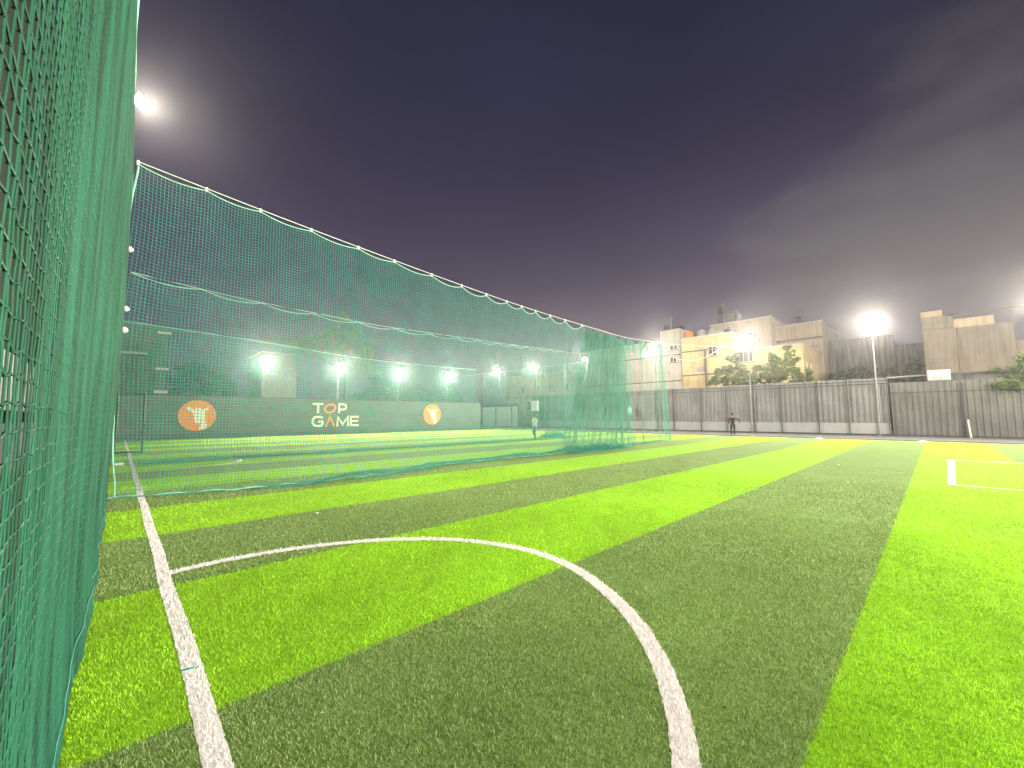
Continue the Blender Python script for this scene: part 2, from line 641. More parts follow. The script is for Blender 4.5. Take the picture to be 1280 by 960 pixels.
def line_object(name, P, w, label, tuft=True):
    V, Q = ribbon(P, w)
    C4 = np.tile([.72, .69, .68, 1.], (len(Q), 1))
    if tuft:
        seg = np.linalg.norm(np.diff(P, axis=0), axis=1)
        mid = (P[1:] + P[:-1]) / 2
        dist = np.linalg.norm(mid, axis=1)
        dens = np.where(dist < 4, 9000, np.where(dist < 8, 4000, np.where(dist < 12, 1500, 0)))
        T = np.diff(P, axis=0) / seg[:, None]
        cnt = (dens * seg * w).astype(int)
        ids = np.repeat(np.arange(len(seg)), cnt)
        q = mid[ids] + T[ids] * (rng.uniform(-.5, .5, len(ids)) * seg[ids])[:, None] + \
            np.stack([-T[ids][:, 1], T[ids][:, 0]], 1) * (rng.uniform(-.5, .5, len(ids)) * w)[:, None]
        dd = np.linalg.norm(q, axis=1)
        sc = np.clip(dd / 3.5, .8, 2.5)
        colr = np.array([.88, .85, .85])[None] * rng.uniform(.72, 1.15, (len(q), 1))
        bv, bq, bc = blades(q, .020 * np.ones(len(q)), .0045 * sc, colr, lean=.8)
        bv[:, 2] += .004
        Q = np.concatenate([Q, bq + len(V)])
        V = np.concatenate([V, bv])
        C4 = np.concatenate([C4, bc])
    o = raw_mesh(name, V, Q, M['yarn'], attr=C4)
    return tag(o, label, 'pitch marking', kind='structure')


ylin = np.arange(-6, 39.5, .06)
line_object('touch_line', np.stack([.42 + .006 * np.sin(ylin * 2.1), ylin], 1), .106, 'long white touch line running beside the green net')
line_object('penalty_arc', resample(ARC, .05), .128, 'large white arc curving out from the touch line in the near half')
line_object('rear_penalty_arc', resample([(x * .93 + .03, 16.55 + (5.58 - y) * .78) for x, y in ARC], .08), .085, 'white arc on the turf beyond the hanging net', tuft=False)
yy = np.arange(-20, 39.5, .3)
line_object('far_touch_line', np.stack([np.full_like(yy, 34.78), yy], 1), .09, 'thin white line along the far edge of the turf', tuft=False)
rect = MB()
rect.add([(13.78, -.23, .005), (21.35, -.37, .005), (21.35, -.19, .005), (13.78, -.10, .005), (13.78, -.23, .001), (21.35, -.37, .001), (21.35, -.19, .001), (13.78, -.10, .001)],
         [(0, 1, 2, 3), (7, 6, 5, 4), (0, 4, 5, 1), (1, 5, 6, 2), (2, 6, 7, 3), (3, 7, 4, 0)])
rect.box((13.78, -5.2, .001), (13.87, -.233, .005))
rect.box((21.22, -5.2, .001), (21.35, -.373, .005))
tag(rect.build('crease_marking', M['line']), 'white rectangular marking with one thick end on the lime band', 'pitch marking', kind='structure')

# turf pile near the viewer's half of the pitch -----------------------------------
def band_is_lime(y):
    return (np.floor((y - S0) / SP).astype(int) % 2) == 1


arcP = resample(ARC, .05)
P_all, W_all, H_all = [], [], []
for r_in, r_out, dens, wd, hh in ((1.5, 3.2, 16000, .0030, .019), (3.2, 5.2, 7500, .0043, .021), (5.2, 8.0, 3000, .0070, .024), (8.0, 13.0, 620, .0125, .026), (13.0, 17.0, 60, .018, .022)):
    area = math.radians(106) / 2 * (r_out ** 2 - r_in ** 2)
    n = int(area * dens)
    rr = np.sqrt(rng.uniform(r_in ** 2, r_out ** 2, n))
    th = rng.uniform(AZ - math.radians(53), AZ + math.radians(53), n)
    P_all.append(np.stack([rr * np.cos(th), rr * np.sin(th)], 1))
    W_all.append(np.full(n, wd))
    H_all.append(np.full(n, hh))
P_all, W_all, H_all = np.concatenate(P_all), np.concatenate(W_all), np.concatenate(H_all)
keep = (P_all[:, 0] > PX0 + .02) & (P_all[:, 0] < PX1 - .05)
keep &= np.abs(P_all[:, 0] - .42) > .060
near_arc = (P_all[:, 0] < 4.2) & (P_all[:, 1] < 6.2) & keep
ia = np.where(near_arc)[0]
for ch in np.array_split(ia, max(1, len(ia) // 20000)):
    dmin = np.min(np.linalg.norm(P_all[ch][:, None, :] - arcP[None, ::2, :], axis=2), axis=1)
    keep[ch[dmin < .070]] = False
P_all, W_all, H_all = P_all[keep], W_all[keep], H_all[keep]
wy = P_all[:, 1] + rng.normal(0, .012, len(P_all))
isl = band_is_lime(wy)
rd = np.linalg.norm(P_all, axis=1)
soft = np.clip(1.25 - rd / 12, .25, 1)[:, None]
tone = (1 + soft * rng.uniform(-.5, .42, (len(P_all), 1))) * (1 + .24 * vnoise(P_all[:, 0] * 2.2, P_all[:, 1] * 2.2, 4)[:, None] + .10 * vnoise(P_all[:, 0] * .5, P_all[:, 1] * 3.2, 14)[:, None])
colb = np.where(isl[:, None], np.array(LIME), np.array(OLIVE)) * tone
straw = rng.uniform(0, 1, len(P_all)) < .36
colb[straw & ~isl] = np.array([.37, .47, .215]) * rng.uniform(.7, 1.2, ((straw & ~isl).sum(), 1))
V, Q, C4 = blades(P_all, H_all, W_all, colb, lean=.9)
grass = raw_mesh('grass', V, Q, M['yarn'], attr=C4)
tag(grass, 'tufted plastic grass pile of the pitch', 'grass', kind='stuff')


# ------------------------------------------------------------------ floodlights
def floodlight(loc, aim, label, group, arm=0., pole_r=.055, base_z=0., size=1.0, power=1.0, spill=.15):
    """loc: centre of the lamp head; pole stands 'arm' metres behind it."""
    loc = Vector(loc)
    aim = Vector((aim[0], aim[1], 0)).normalized()
    foot = loc - aim * (.16 + arm)
    t = thing('floodlight_pole', label, 'floodlight', (foot.x, foot.y, base_z), group)
    mb = MB()
    mb.tube([(foot.x, foot.y, base_z), (foot.x, foot.y, base_z + 2), (foot.x, foot.y, loc.z + .12)], [pole_r, pole_r * .9, pole_r * .7], 10)
    mb.build('pole', M['galv'], t, smooth=False)
    if base_z < .2:
        MB().box((foot.x - .14, foot.y - .14, base_z), (foot.x + .14, foot.y + .14, base_z + .02)).build('base_plate', M['galv'], t)
    tip = loc - aim * .10
    MB().tube([(foot.x, foot.y, loc.z + .05), (tip.x, tip.y, loc.z)], .03, 6).build('bracket', M['steel'], t)
    # head, tilted 35 degrees down
    side = Vector((-aim.y, aim.x, 0))
    tl = math.radians(35)
    fwd = aim * math.cos(tl) - u0 * math.sin(tl)
    upv = u0 * math.cos(tl) + aim * math.sin(tl)

    def P(a, b, c):
        return loc + side * a * size + upv * b * size + fwd * c * size
    w, h, d = .34, .25, .10
    mb = MB()
    V_ = [P(sx * w * k, sz * h * k, c) for c, k in ((-d, .72), (-.02, 1.0), (.03, 1.0)) for sx, sz in ((-1, -1), (1, -1), (1, 1), (-1, 1))]
    F_ = [(3, 2, 1, 0)] + [(i * 4 + k, i * 4 + (k + 1) % 4, (i + 1) * 4 + (k + 1) % 4, (i + 1) * 4 + k) for i in range(2) for k in range(4)] + [(8, 9, 10, 11)]
    mb.add(V_, F_)
    for k in range(-3, 4):
        mb.add([P(k * .085 - .008, -h * .7, -d), P(k * .085 + .008, -h * .7, -d), P(k * .085 + .008, h * .7, -d), P(k * .085 - .008, h * .7, -d),
                P(k * .085 - .008, -h * .6, -d - .05), P(k * .085 + .008, -h * .6, -d - .05), P(k * .085 + .008, h * .6, -d - .05), P(k * .085 - .008, h * .6, -d - .05)],
               [(0, 1, 2, 3), (7, 6, 5, 4), (0, 4, 5, 1), (1, 5, 6, 2), (2, 6, 7, 3), (3, 7, 4, 0)])
    hd = mb.build('lamp_head', M['housing'], t)
    ln = MB().add([P(-w * .9, -h * .88, .034), P(w * .9, -h * .88, .034), P(w * .9, h * .88, .034), P(-w * .9, h * .88, .034),
                   P(-w * .9, -h * .88, .046), P(w * .9, -h * .88, .046), P(w * .9, h * .88, .046), P(-w * .9, h * .88, .046)],
                  [(3, 2, 1, 0), (4, 5, 6, 7), (0, 1, 5, 4), (1, 2, 6, 5), (2, 3, 7, 6), (3, 0, 4, 7)]).build('lens', M['lens'], hd)
    q = P(0, 0, .14)
    for kind, e in (('SPOT', LAMP_W * power), ('POINT', LAMP_W * power * spill)):
        ld = bpy.data.lights.new('flood', kind)
        ld.energy = e
        ld.color = LAMP_COL
        ld.shadow_soft_size = .10
        if kind == 'SPOT':
            ld.spot_size = math.radians(172)
            ld.spot_blend = 1.0
        else:
            q = P(0, 0, .42)
        lo = bpy.data.objects.new('flood_bulb', ld)
        COL.objects.link(lo)
        lo.parent = t
        lo.location = q - Vector((foot.x, foot.y, base_z))
        # the beam leaves the lens 6 degrees below the horizon
        lo.rotation_euler = (aim * math.cos(math.radians(6)) - u0 * math.sin(math.radians(6))).to_track_quat('-Z', 'Y').to_euler()
    return t


G_R = 'floodlights along the metal fence'
for (y, lab) in ((3.1, 'floodlight pole beside the step in the corrugated fence'),
                 (12.0, 'floodlight pole in front of the cream building above the leafy shrubs'),
                 (21.0, 'floodlight pole by the loose hanging folds at the end of the divider net'),
                 (30.6, 'floodlight just left of the gathered bunch of divider net'),
                 (39.4, 'floodlight pole right behind the running person in pale shirt'),
                 (47.3, 'floodlight pole directly above the white gate panels')):
    floodlight((42.55, y, 8.9), (-1, 0), lab, G_R, arm=.12, power=.78)
for y, lab in ((-5.2, 'floodlight pole at the weathered fence beside the green branches'), (-13.5, 'unseen floodlight pole added far along the weathered fence, beyond the green branches')):  # the farther one is out of view, added for its light
    floodlight((42.55, y, 9.0), (-1, 0), lab, G_R, arm=.12, power=.6 if y > -10 else 1.)
G_B = 'floodlights above the dark green wall'
for x, lab in ((9.0, 'floodlight above the wall, nearest to the tan house and the tall side net'),
               (15.45, 'floodlight above the wall lettering, in front of the tree crown'),
               (21.85, 'floodlight above the wall between the lettering and the smaller emblem'),
               (28.3, 'floodlight above the smaller emblem near the end of the wall')):
    floodlight((x, 40.35, 6.68), (0, -1), lab, G_B, arm=.14, power=.65, spill=.08, size=1.25)
floodlight((-.02, 14.6, 10.25), (1, -.75), 'single high floodlight at the edge of the tall green side net', 'floodlights of the side net', arm=.2, power=.4, size=.62, spill=.04)
for y in (5.4, -3.6, -12.6):  # unseen continuation of the row, added to light the near pitch
    floodlight((.0, y, 10.25), (1, 0), 'unseen high floodlight added to the side net row, above the viewer', 'floodlights of the side net', arm=.2, power=.16, spill=.03)
# unseen floodlights added behind the viewer to brighten the near pitch
for x in (6.0, 19.0, 31.0):
    floodlight((x, -20.5, 8.9), (0, 1), 'unseen floodlight pole added at the near end of the ground', 'added floodlights of the near end', arm=.14, power=1.7)


# ------------------------------------------------------------------ dark green wall with emblems
WY = 40.0
wall = thing('boundary_wall', 'long dark green wall carrying white and orange lettering and round emblems', 'wall', (0, WY, 0))
MB().box((-.6, WY, .32), (33.0, WY + .18, 3.28)).build('panel', M['banner'], wall)
MB().box((-.6, WY - .06, 0), (33.0, WY + .2, .317)).build('plinth', M['skirting'], wall)
MB().box((-.6, WY - .02, 3.283), (33.0, WY + .2, 3.33)).build('coping', M['steel'], wall)

GIR = [(655, 240), (672, 231), (694, 234), (716, 252), (746, 262), (750, 252), (747, 238), (757, 232), (766, 238), (770, 254), (782, 254), (784, 238),
       (793, 231), (803, 237), (803, 254), (826, 260), (846, 240), (868, 232), (885, 236), (878, 254), (852, 276), (848, 300), (853, 350), (860, 400),
       (874, 436), (850, 460), (795, 468), (798, 440), (807, 402), (815, 345), (809, 345), (801, 399), (780, 402), (756, 398), (746, 372), (731, 320),
       (718, 280), (690, 273), (665, 258)]
for cx, cz, r, lab in ((4.43, 1.77, 1.2, 'round orange emblem with white giraffe head, nearer the long side net'),
                       (25.85, 1.87, 1.17, 'round orange emblem with white giraffe head, beside the end of the wall')):
    e = thing('emblem', lab, 'emblem', (cx, WY, cz), 'round emblems on the dark green wall')
    circ = [(cx + r * math.cos(a), cz + r * math.sin(a)) for a in np.linspace(0, 2 * math.pi, 49)[:-1]]
    MB().prism(circ, WY - .03, WY - .001).build('disc', M['orange'], e)
    ring = MB()
    ring.tube([(cx + (r + .01) * math.cos(a), WY - .012, cz + (r + .01) * math.sin(a)) for a in np.linspace(0, 2 * math.pi, 49)], .022, 6, cap=False)
    ring.build('rim', M['skirting'], e)
    MB().prism([(cx + (px - 770) / 190 * r * .985, cz + (320 - py) / 160 * r * .985) for px, py in GIR], WY - .045, WY - .032).build('animal_silhouette', M['cream'], e)


def stroke(mb, pts, w, y0, y1):
    """Flat lettering stroke: one mitred prism along a polyline."""
    P = [np.array(p, float) for p in pts]
    Lft, Rgt = [], []
    for i, p in enumerate(P):
        d0 = (P[i] - P[i - 1]) if i else (P[1] - P[0])
        d1 = (P[i + 1] - P[i]) if i < len(P) - 1 else d0
        d0, d1 = d0 / np.linalg.norm(d0), d1 / np.linalg.norm(d1)
        n0, n1 = np.array([-d0[1], d0[0]]), np.array([-d1[1], d1[0]])
        mvec = n0 + n1
        mvec = mvec / max(.35, (mvec @ n0))
        Lft.append(p + mvec * w / 2)
        Rgt.append(p - mvec * w / 2)
    # one closed outline per segment, slightly stepped so no two faces coincide
    for i in range(len(P) - 1):
        mb.prism([tuple(Lft[i]), tuple(Lft[i + 1]), tuple(Rgt[i + 1]), tuple(Rgt[i])], y0 - .0005 * i, y1)


def tz(px, py):
    """lettering grid (one unit about 12 mm) to metres on the wall"""
    return (12.85 + (px - 578) * (17.28 - 12.85) / 370., 2.93 - (py - 737) * (2.93 - .72) / 178.)


sign = thing('wall_lettering', 'white and orange words TOP GAME on the dark green wall', 'lettering', (15, WY, 1.8))
ws = .185
A_, B_ = WY - .035, WY - .001


def S2(mb, pts):
    stroke(mb, [tz(*p) for p in pts], ws, A_, B_)


def arcpts(cx, cy_, rx, ry, a0, a1, n=18, rot=0.):
    o = []
    for a in np.linspace(math.radians(a0), math.radians(a1), n):
        x, y = rx * math.cos(a), ry * math.sin(a)
        o.append((cx + x * math.cos(rot) - y * math.sin(rot), cy_ - (x * math.sin(rot) + y * math.cos(rot))))
    return o


mb = MB()
S2(mb, [(582, 744), (662, 744)])
S2(mb, [(624, 752), (624, 813)])
mb.build('letter_T', M['cream'], sign).name = 'white_letter'
mb = MB()
S2(mb, [(784, 813), (784, 744), (826, 744), (838, 751), (840, 764), (838, 777), (826, 785), (792, 785)])
mb.build('white_letter', M['cream'], sign)
mb = MB()
S2(mb, arcpts(715, 777, 42, 30, 0, 362, 30, .32))
mb.build('orange_letter', M['orange'], sign)
mb = MB()
S2(mb, [(660, 848), (640, 841), (612, 841), (596, 848), (587, 862), (586, 880), (592, 897), (606, 908), (630, 911), (652, 906), (660, 894), (660, 877), (628, 877)])
mb.build('white_letter', M['cream'], sign)
mb = MB()
S2(mb, [(684, 914), (716, 842), (750, 914)])
mb.build('orange_letter', M['orange'], sign)
mb = MB()
S2(mb, [(774, 914), (776, 841), (816, 900), (858, 841), (860, 914)])
mb.build('white_letter', M['cream'], sign)
mb = MB()
S2(mb, [(948, 842), (882, 842), (882, 909), (948, 909)])
S2(mb, [(891, 876), (942, 876)])
mb.build('white_letter', M['cream'], sign)

# dark end fence that closes the ground behind the white gate panels
endf = thing('end_fence', 'dark green sheet fence closing the far corner beside the white panels', 'fence', (36, 50, 0))
MB().box((33.2, 50.1, 0), (42.9, 50.22, 3.5)).build('panel', M['banner'], endf)
for x in (33.3, 36.4, 39.5, 42.6):
    MB().box((x - .04, 50.0, 0), (x + .04, 50.097, 3.7)).build('post', M['steel'], endf)
ret = thing('return_fence', 'short dark green return fence at the end of the lettered wall', 'fence', (33, 45, 0))
MB().box((33.02, 40.3, 0), (33.12, 50.05, 3.3)).build('panel', M['banner'], ret)
for y in (42.5, 45.2, 47.9):
    MB().box((32.94, y - .04, 0), (33.017, y + .04, 3.45)).build('post', M['steel'], ret)


# ------------------------------------------------------------------ corrugated metal fence
def corrugated(mb, x, y0, y1, z0, z1, pitch_=.38, amp=.06):
    """Box-profile sheet seen from -X, with thickness; laps every metre stand slightly proud."""
    prof = [(0, 0), (.30, 0), (.42, 1), (.80, 1), (.92, 0)]
    ys, xs = [], []
    n = int((y1 - y0) / pitch_)
    for i in range(n + 1):
        for a, b in prof:
            yv = y0 + (i + a) * pitch_
            if yv <= y1:
                ys.append(yv)
                xs.append(x - amp * b - (.006 if (i // 4) % 2 else 0.))
    zs = np.linspace(z0, z1, 4)
    V, F = [], []
    jag = [.02 * math.sin(i * 12.9) * ((i // 5) % 2) for i in range(len(ys))]
    for k, z in enumerate(zs):
        for i in range(len(ys)):
            V.append((xs[i], ys[i], z + (jag[i] if k == 3 else 0)))
    m_ = len(ys)
    for k in range(3):
        for i in range(m_ - 1):
            F.append((k * m_ + i, k * m_ + i + 1, (k + 1) * m_ + i + 1, (k + 1) * m_ + i))
    mb.add(V, F)


FX = 43.0
fence = thing('corrugated_fence', 'tall grey corrugated metal fence with white plinth along the far side', 'fence', (FX, 20, 0))
mb = MB()
corrugated(mb, FX, 2.45, 40.6, .98, 4.5)
o = mb.build('corrugated_sheet', M['sheet'], fence)
so = o.modifiers.new('thickness', 'SOLIDIFY')
so.thickness = .006
MB().box((FX - .07, 2.45, .12), (FX + .08, 40.6, .972)).build('plinth', M['white_sheet'], fence)
MB().box((FX - .10, 2.45, 0), (FX + .09, 40.6, .118)).build('sill', M['steel'], fence)
mb = MB()
for z, x in ((4.28, FX - .085), (4.05, FX - .088)):
    mb.box((x - .03, 2.45, z - .035), (x + .03, 40.6, z + .035))
mb.build('rail', M['steel'], fence)
for y in (2.5, 4.9, 6.9, 9.6, 11.75, 14.2, 16.65, 19.5, 21.3, 24.9, 28.0, 31.2, 34.4, 37.6, 40.5):
    MB().box((FX - .19, y - .032, 0), (FX - .122, y + .032, 4.42 + .1 * math.sin(y * 3))).build('post', M['steel'], fence)

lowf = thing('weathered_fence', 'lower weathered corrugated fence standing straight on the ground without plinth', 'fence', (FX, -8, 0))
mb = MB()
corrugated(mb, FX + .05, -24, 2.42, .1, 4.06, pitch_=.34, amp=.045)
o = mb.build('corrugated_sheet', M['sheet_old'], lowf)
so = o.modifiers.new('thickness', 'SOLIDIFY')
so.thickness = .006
MB().box((FX - .04, -24, 0), (FX + .09, 2.42, .097)).build('sill', M['steel'], lowf)
for y in (-1.4, -6.0, -11.0, -16.0, -21.0):
    MB().box((FX - .12, y - .05, 0), (FX - .045, y + .05, 3.9)).build('post', M['steel'], lowf)
mb = MB()
mb.box((FX - .075, -24, 3.25), (FX - .03, 2.40, 3.31))
mb.build('rail', M['steel'], lowf)
stick = MB().tube([(FX - .3, -1.62, 0), (FX - .22, -1.55, 1.25)], .05, 6).build('timber_offcut', M['frame'])
tag(stick, 'pale short timber leaning on the weathered fence', 'timber')

# masonry parapet behind the low fence with pipe and junction box
par = thing('parapet_wall', 'grey masonry strip showing above the weathered fence', 'wall', (44.5, -8, 0))
MB().box((44.4, -24, 0), (44.7, -.1, 4.62)).build('wall', M['bld_dark'], par)
MB().box((44.3, -24, 4.623), (44.8, -.1, 4.72)).build('coping', M['concrete'], par)
pipe = MB().tube([(44.2, 2.6, 4.55), (44.2, .2, 4.62)], .06, 8).build('pipe', M['galv'])
tag(pipe, 'pale horizontal pipe above the low fence next to the junction box', 'pipe')
jb = thing('junction_box', 'small pale box standing on top of the weathered fence', 'box', (44.1, -.5, 4.1))
MB().box((43.9, -.95, 4.15), (44.38, .25, 4.95)).build('casing', M['tank_grey'], jb, bevel=.02)
MB().box((43.87, -.55, 4.3), (43.897, .0, 4.6)).build('door', M['white_sheet'], jb)

# white gate panels in the far corner and the white box on a stand
gate = thing('sheet_gate', 'row of tall white metal gate panels in the far corner', 'gate', (42.6, 46, 0))
for y0, y1 in ((41.9, 43.1), (43.16, 46.6), (46.66, 49.9)):
    MB().box((41.58, y0, .12), (41.66, y1, 3.05)).build('panel', M['gate_white'], gate)
MB().box((41.55, 41.85, 3.06), (41.7, 49.95, 3.5)).build('header', M['galv'], gate)
for y in (41.8, 43.13, 46.63, 49.97):
    MB().box((41.50, y - .05, 0), (41.575, y + .05, 3.55)).build('post', M['steel'], gate)
cab = thing('control_box', 'white box raised on a thin metal stand behind the running person', 'box', (42.3, 38.7, 0))
MB().box((41.3, 37.9, 2.35), (41.7, 39.6, 3.75)).build('casing', M['gate_white'], cab, bevel=.02)
MB().box((41.27, 39.05, 2.45), (41.297, 39.55, 3.65)).build('dark_vent', M['housing'], cab)
for y in (38.0, 41.0):
    MB().box((41.48, y - .04, 0), (41.56, y + .04, 2.3)).build('leg', M['galv'], cab)
MB().box((41.45, 37.9, 2.303), (41.6, 41.1, 2.347)).build('shelf', M['galv'], cab)
bag = MB().lathe((42.3, 24.4, 1.7), [(.03, 0), (.24, .15), (.26, .6), (.16, .85), (.03, 1.0)], 10).build('hanging_bag', M['rope'], smooth=True)
tag(bag, 'small pale green bag hanging on the fence beside the bunched net', 'bag')


# ------------------------------------------------------------------ nets
def bez(P, n):
    P = np.array(P, float)
    return P


# near side net: square mesh hung loosely just beside the camera
side = thing('side_net', 'tall green knotted net hanging along the near side line', 'net', (-.12, 5, 0))


def side_x(y, z):
    b = -.150 + .13 * np.clip((y - 1.5) / 8, 0, 1) * np.exp(-((z - 4.0) / 3.6) ** 2) - .06 * np.clip((z - 6) / 5, 0, 1)
    f = (.020 * vnoise(y * 1.9, z * .22, 5, 2) + .013 * vnoise(y * 7, z * .35, 6, 2)) * np.clip(.2 + y * .12, .2, 1)
    flare = .045 * np.exp(-z / .35) * (1 + .25 * np.sin(y * 1.7))
    return np.minimum(b + f + flare, -.03 + .0 * y)


CY_, CZ_ = .066, .056
nz_ = int(11.6 / CZ_)
yv = np.r_[np.arange(-4, 1.1, .054), np.arange(1.1, 2.2, .044), np.arange(2.2, 11.6, .034)]
ny = len(yv)
zv = .03 + np.arange(nz_) * CZ_
YY, ZZ = np.meshgrid(yv, zv, indexing='ij')
jy = rng.normal(0, .0025, YY.shape) + .018 * vnoise(YY * .9, ZZ * .6, 8, 2) + .002 * np.where(np.arange(nz_) % 2, 1, -1)[None, :]
jz = rng.normal(0, .005, YY.shape) + .05 * vnoise(YY * 1.3, ZZ * .5, 9, 3) * np.clip(ZZ, 0, 1)
Y2, Z2 = YY + jy, np.maximum(ZZ + jz, .006)
X2 = side_x(Y2, Z2) + rng.normal(0, .0006, YY.shape)
G = np.stack([X2, Y2, Z2], -1)
RR = .0025 + .0019 * np.clip((yv - 1.2) / 3, 0, 1)
pv = strands(G, np.broadcast_to(RR[:, None], (ny, nz_)), (1, 0, 0))
ph = strands(G.transpose(1, 0, 2), np.broadcast_to(RR[None, :], (nz_, ny)), (1, 0, 0))
# knots on the nearest part
kn = (yv > -.5) & (yv < 3.6)
K = G[kn].reshape(-1, 3)
K = K[K[:, 2] < 6.5]
oct_ = np.array([(1, 0, 0), (-1, 0, 0), (0, 1, 0), (0, -1, 0), (0, 0, 1), (0, 0, -1)]) * .0048
kv = (K[:, None, :] + oct_[None]).reshape(-1, 3)
tri = np.array([(0, 2, 4), (2, 1, 4), (1, 3, 4), (3, 0, 4), (2, 0, 5), (1, 2, 5), (3, 1, 5), (0, 3, 5)])
kq = (np.arange(len(K))[:, None, None] * 6 + np.c_[tri, tri[:, :1] * 0 + tri[:, 2:3]][None]).reshape(-1, 4)
V, Q = join_sv([pv, ph])
raw_mesh('netting', V, Q, M['net_near'], side)
kt = (np.arange(len(K))[:, None, None] * 6 + tri[None]).reshape(-1, 3)
raw_mesh('knots', kv, kt, M['net_near'], side)
yq = np.arange(-4, 11.6, .05)
zq = .20 + .03 * np.sin(yq * 1.9)
rp = np.stack([side_x(yq, zq) + .012, yq, zq], 1)[None]
V, Q = strands(rp, .0035, (0, 0, 1), 5)
raw_mesh('lacing_rope', V, Q, M['net'], side)
zq = np.linspace(6.2, 11.5, 90)
rp = np.stack([side_x(np.full_like(zq, 11.5), zq) + .012 + .01 * np.sin(zq * 3), 11.55 + .04 * np.sin(zq * 2), zq], 1)[None]
V, Q = strands(rp, .03, (0, 1, 0), 5)
raw_mesh('edge_rope', V, Q, M['rope'], side)
for y, z in ((10.8, 4.9), (11.0, 3.75), (10.2, 3.2)):
    MB().lathe((float(side_x(np.array(y), np.array(z))) + .03, y, z), [(.01, -.05), (.05, -.02), (.05, .03), (.01, .06)], 8).build('white_clip', M['paper'], side)

# long, lower continuation of the side net to the far wall
side2 = thing('rear_side_net', 'green side net continuing from the divider net to the dark wall', 'net', (-.15, 25, 0))
yv = 11.6 + np.arange(int(28.2 / .12)) * .12
zv = .04 + np.arange(int(6.6 / .10)) * .10
YY, ZZ = np.meshgrid(yv, zv, indexing='ij')
G = np.stack([-.17 + .03 * vnoise(YY * 1.2, ZZ * .4, 15, 2), YY, ZZ], -1)
V, Q = join_sv([strands(G, .0035, (1, 0, 0)), strands(G.transpose(1, 0, 2), .0035, (1, 0, 0))])
raw_mesh('netting', V, Q, M['net_near'], side2)
for y in (14.6, 20.5, 27.0, 33.5, 39.6):
    MB().tube([(-.34, y, 0), (-.34, y, 6.8)], .045, 8).build('post', M['steel'], side2)

# divider net hung across the pitch -------------------------------------------------
WX = [0, 2.43, 5.86, 10.5, 15.4, 17.1, 19.5, 22.0, 28.0, 34.0, 43.0]
WZ = [6.80, 6.55, 6.25, 5.92, 5.74, 5.70, 5.78, 5.98, 6.55, 7.25, 8.35]


def wire_z(x):
    return np.interp(x, WX, WZ)


def wire_y(x):
    return np.where(x < 17, 10.95, 10.95 + (x - 17) * (13.7 - 10.95) / 26.)


def catmull(xs, ys, x):
    xs, ys = np.array(xs, float), np.array(ys, float)
    mm_ = np.gradient(ys, xs)
    i = np.clip(np.searchsorted(xs, x) - 1, 0, len(xs) - 2)
    h = xs[i + 1] - xs[i]
    t = (x - xs[i]) / h
    return (2 * t ** 3 - 3 * t ** 2 + 1) * ys[i] + (t ** 3 - 2 * t ** 2 + t) * h * mm_[i] + (-2 * t ** 3 + 3 * t ** 2) * ys[i + 1] + (t ** 3 - t ** 2) * h * mm_[i + 1]


def scallop(x, ties, depth):
    i = np.clip(np.searchsorted(ties, x) - 1, 0, len(ties) - 2)
    a, b = ties[i], ties[i + 1]
    t = np.clip((x - a) / (b - a), 0, 1)
    return depth * 4 * t * (1 - t) * np.minimum(1, (b - a) / 1.2)


ties = np.array([.02, 1.15, 2.2, 3.35, 4.6, 5.7, 7.0, 8.2, 9.3, 10.3, 11.1, 11.9, 12.8, 13.8, 15.0])
divider = thing('divider_net', 'wide teal net hung from a wire across the pitch, gathered at one end', 'net', (8, 10.95, 0))
CELL = .062
xu = .02 + np.arange(int(15.3 / CELL)) * CELL
w_ = np.linspace(0, 1, 96)
XX, WW = np.meshgrid(xu, w_, indexing='ij')
top = catmull(WX, WZ, XX) - .05 - scallop(XX, ties, .08 + .16 * np.clip((XX - 6) / 6, 0, 1))
ZZ = .03 + (top - .03) * WW
yb = .32 * vnoise(XX * .55, WW * 0, 21, 2) * (1 - WW) ** 2 + .05 * vnoise(XX * 1.1, WW * 2, 22, 2) * np.sin(np.pi * WW)
belly = -.35 * np.sin(np.pi * WW) * .25
Xs = XX + (.05 * vnoise(XX * .7, WW * 2, 23, 2) - .12 * np.sin(np.pi * WW) * np.exp(-XX / .6)) * np.sin(np.pi * np.clip(WW + .1, 0, 1))
G = np.stack([Xs, 10.95 + .45 * (1 - WW) + yb + belly, ZZ], -1)
V1 = strands(G, .0046, (0, 1, 0))
V2 = strands(G.transpose(1, 0, 2), .0046, (0, 1, 0))
V, Q = join_sv([V1, V2])
raw_mesh('netting', V, Q, M['net'], divider)
# gathered bunch: the same netting pushed together in deep pleats
nb = 270
tt = np.linspace(0, 1, nb)
bx_top = 15.35 + 3.1 * tt
XX, WW = np.meshgrid(np.arange(nb), w_, indexing='ij')
xt = bx_top[:, None] + 0 * WW
lift = np.array([15.4, 16.1, 16.7, 17.4, 18.5])
ztop = catmull(WX, WZ, xt) - .04 - scallop(xt, lift, .30)
spread = 1 + .75 * (1 - WW) ** 1.1
xb = 16.85 + (xt - 16.85) * spread - .35 * (1 - WW)
ple = np.sin(XX * .43) * (.16 + .22 * (1 - WW)) + .08 * np.sin(XX * 1.9 + WW * 4)
G = np.stack([xb + .06 * vnoise(XX * .21, WW * 3, 31, 2), 10.95 + ple + .30 * (1 - WW), .06 + (ztop - .06) * WW], -1)
V, Q = join_sv([strands(G, .0052, (0, 1, 0)), strands(G[:, 34::2].transpose(1, 0, 2), .0038, (0, 1, 0))])
raw_mesh('gathered_netting', V, Q, M['net_pale'], divider)
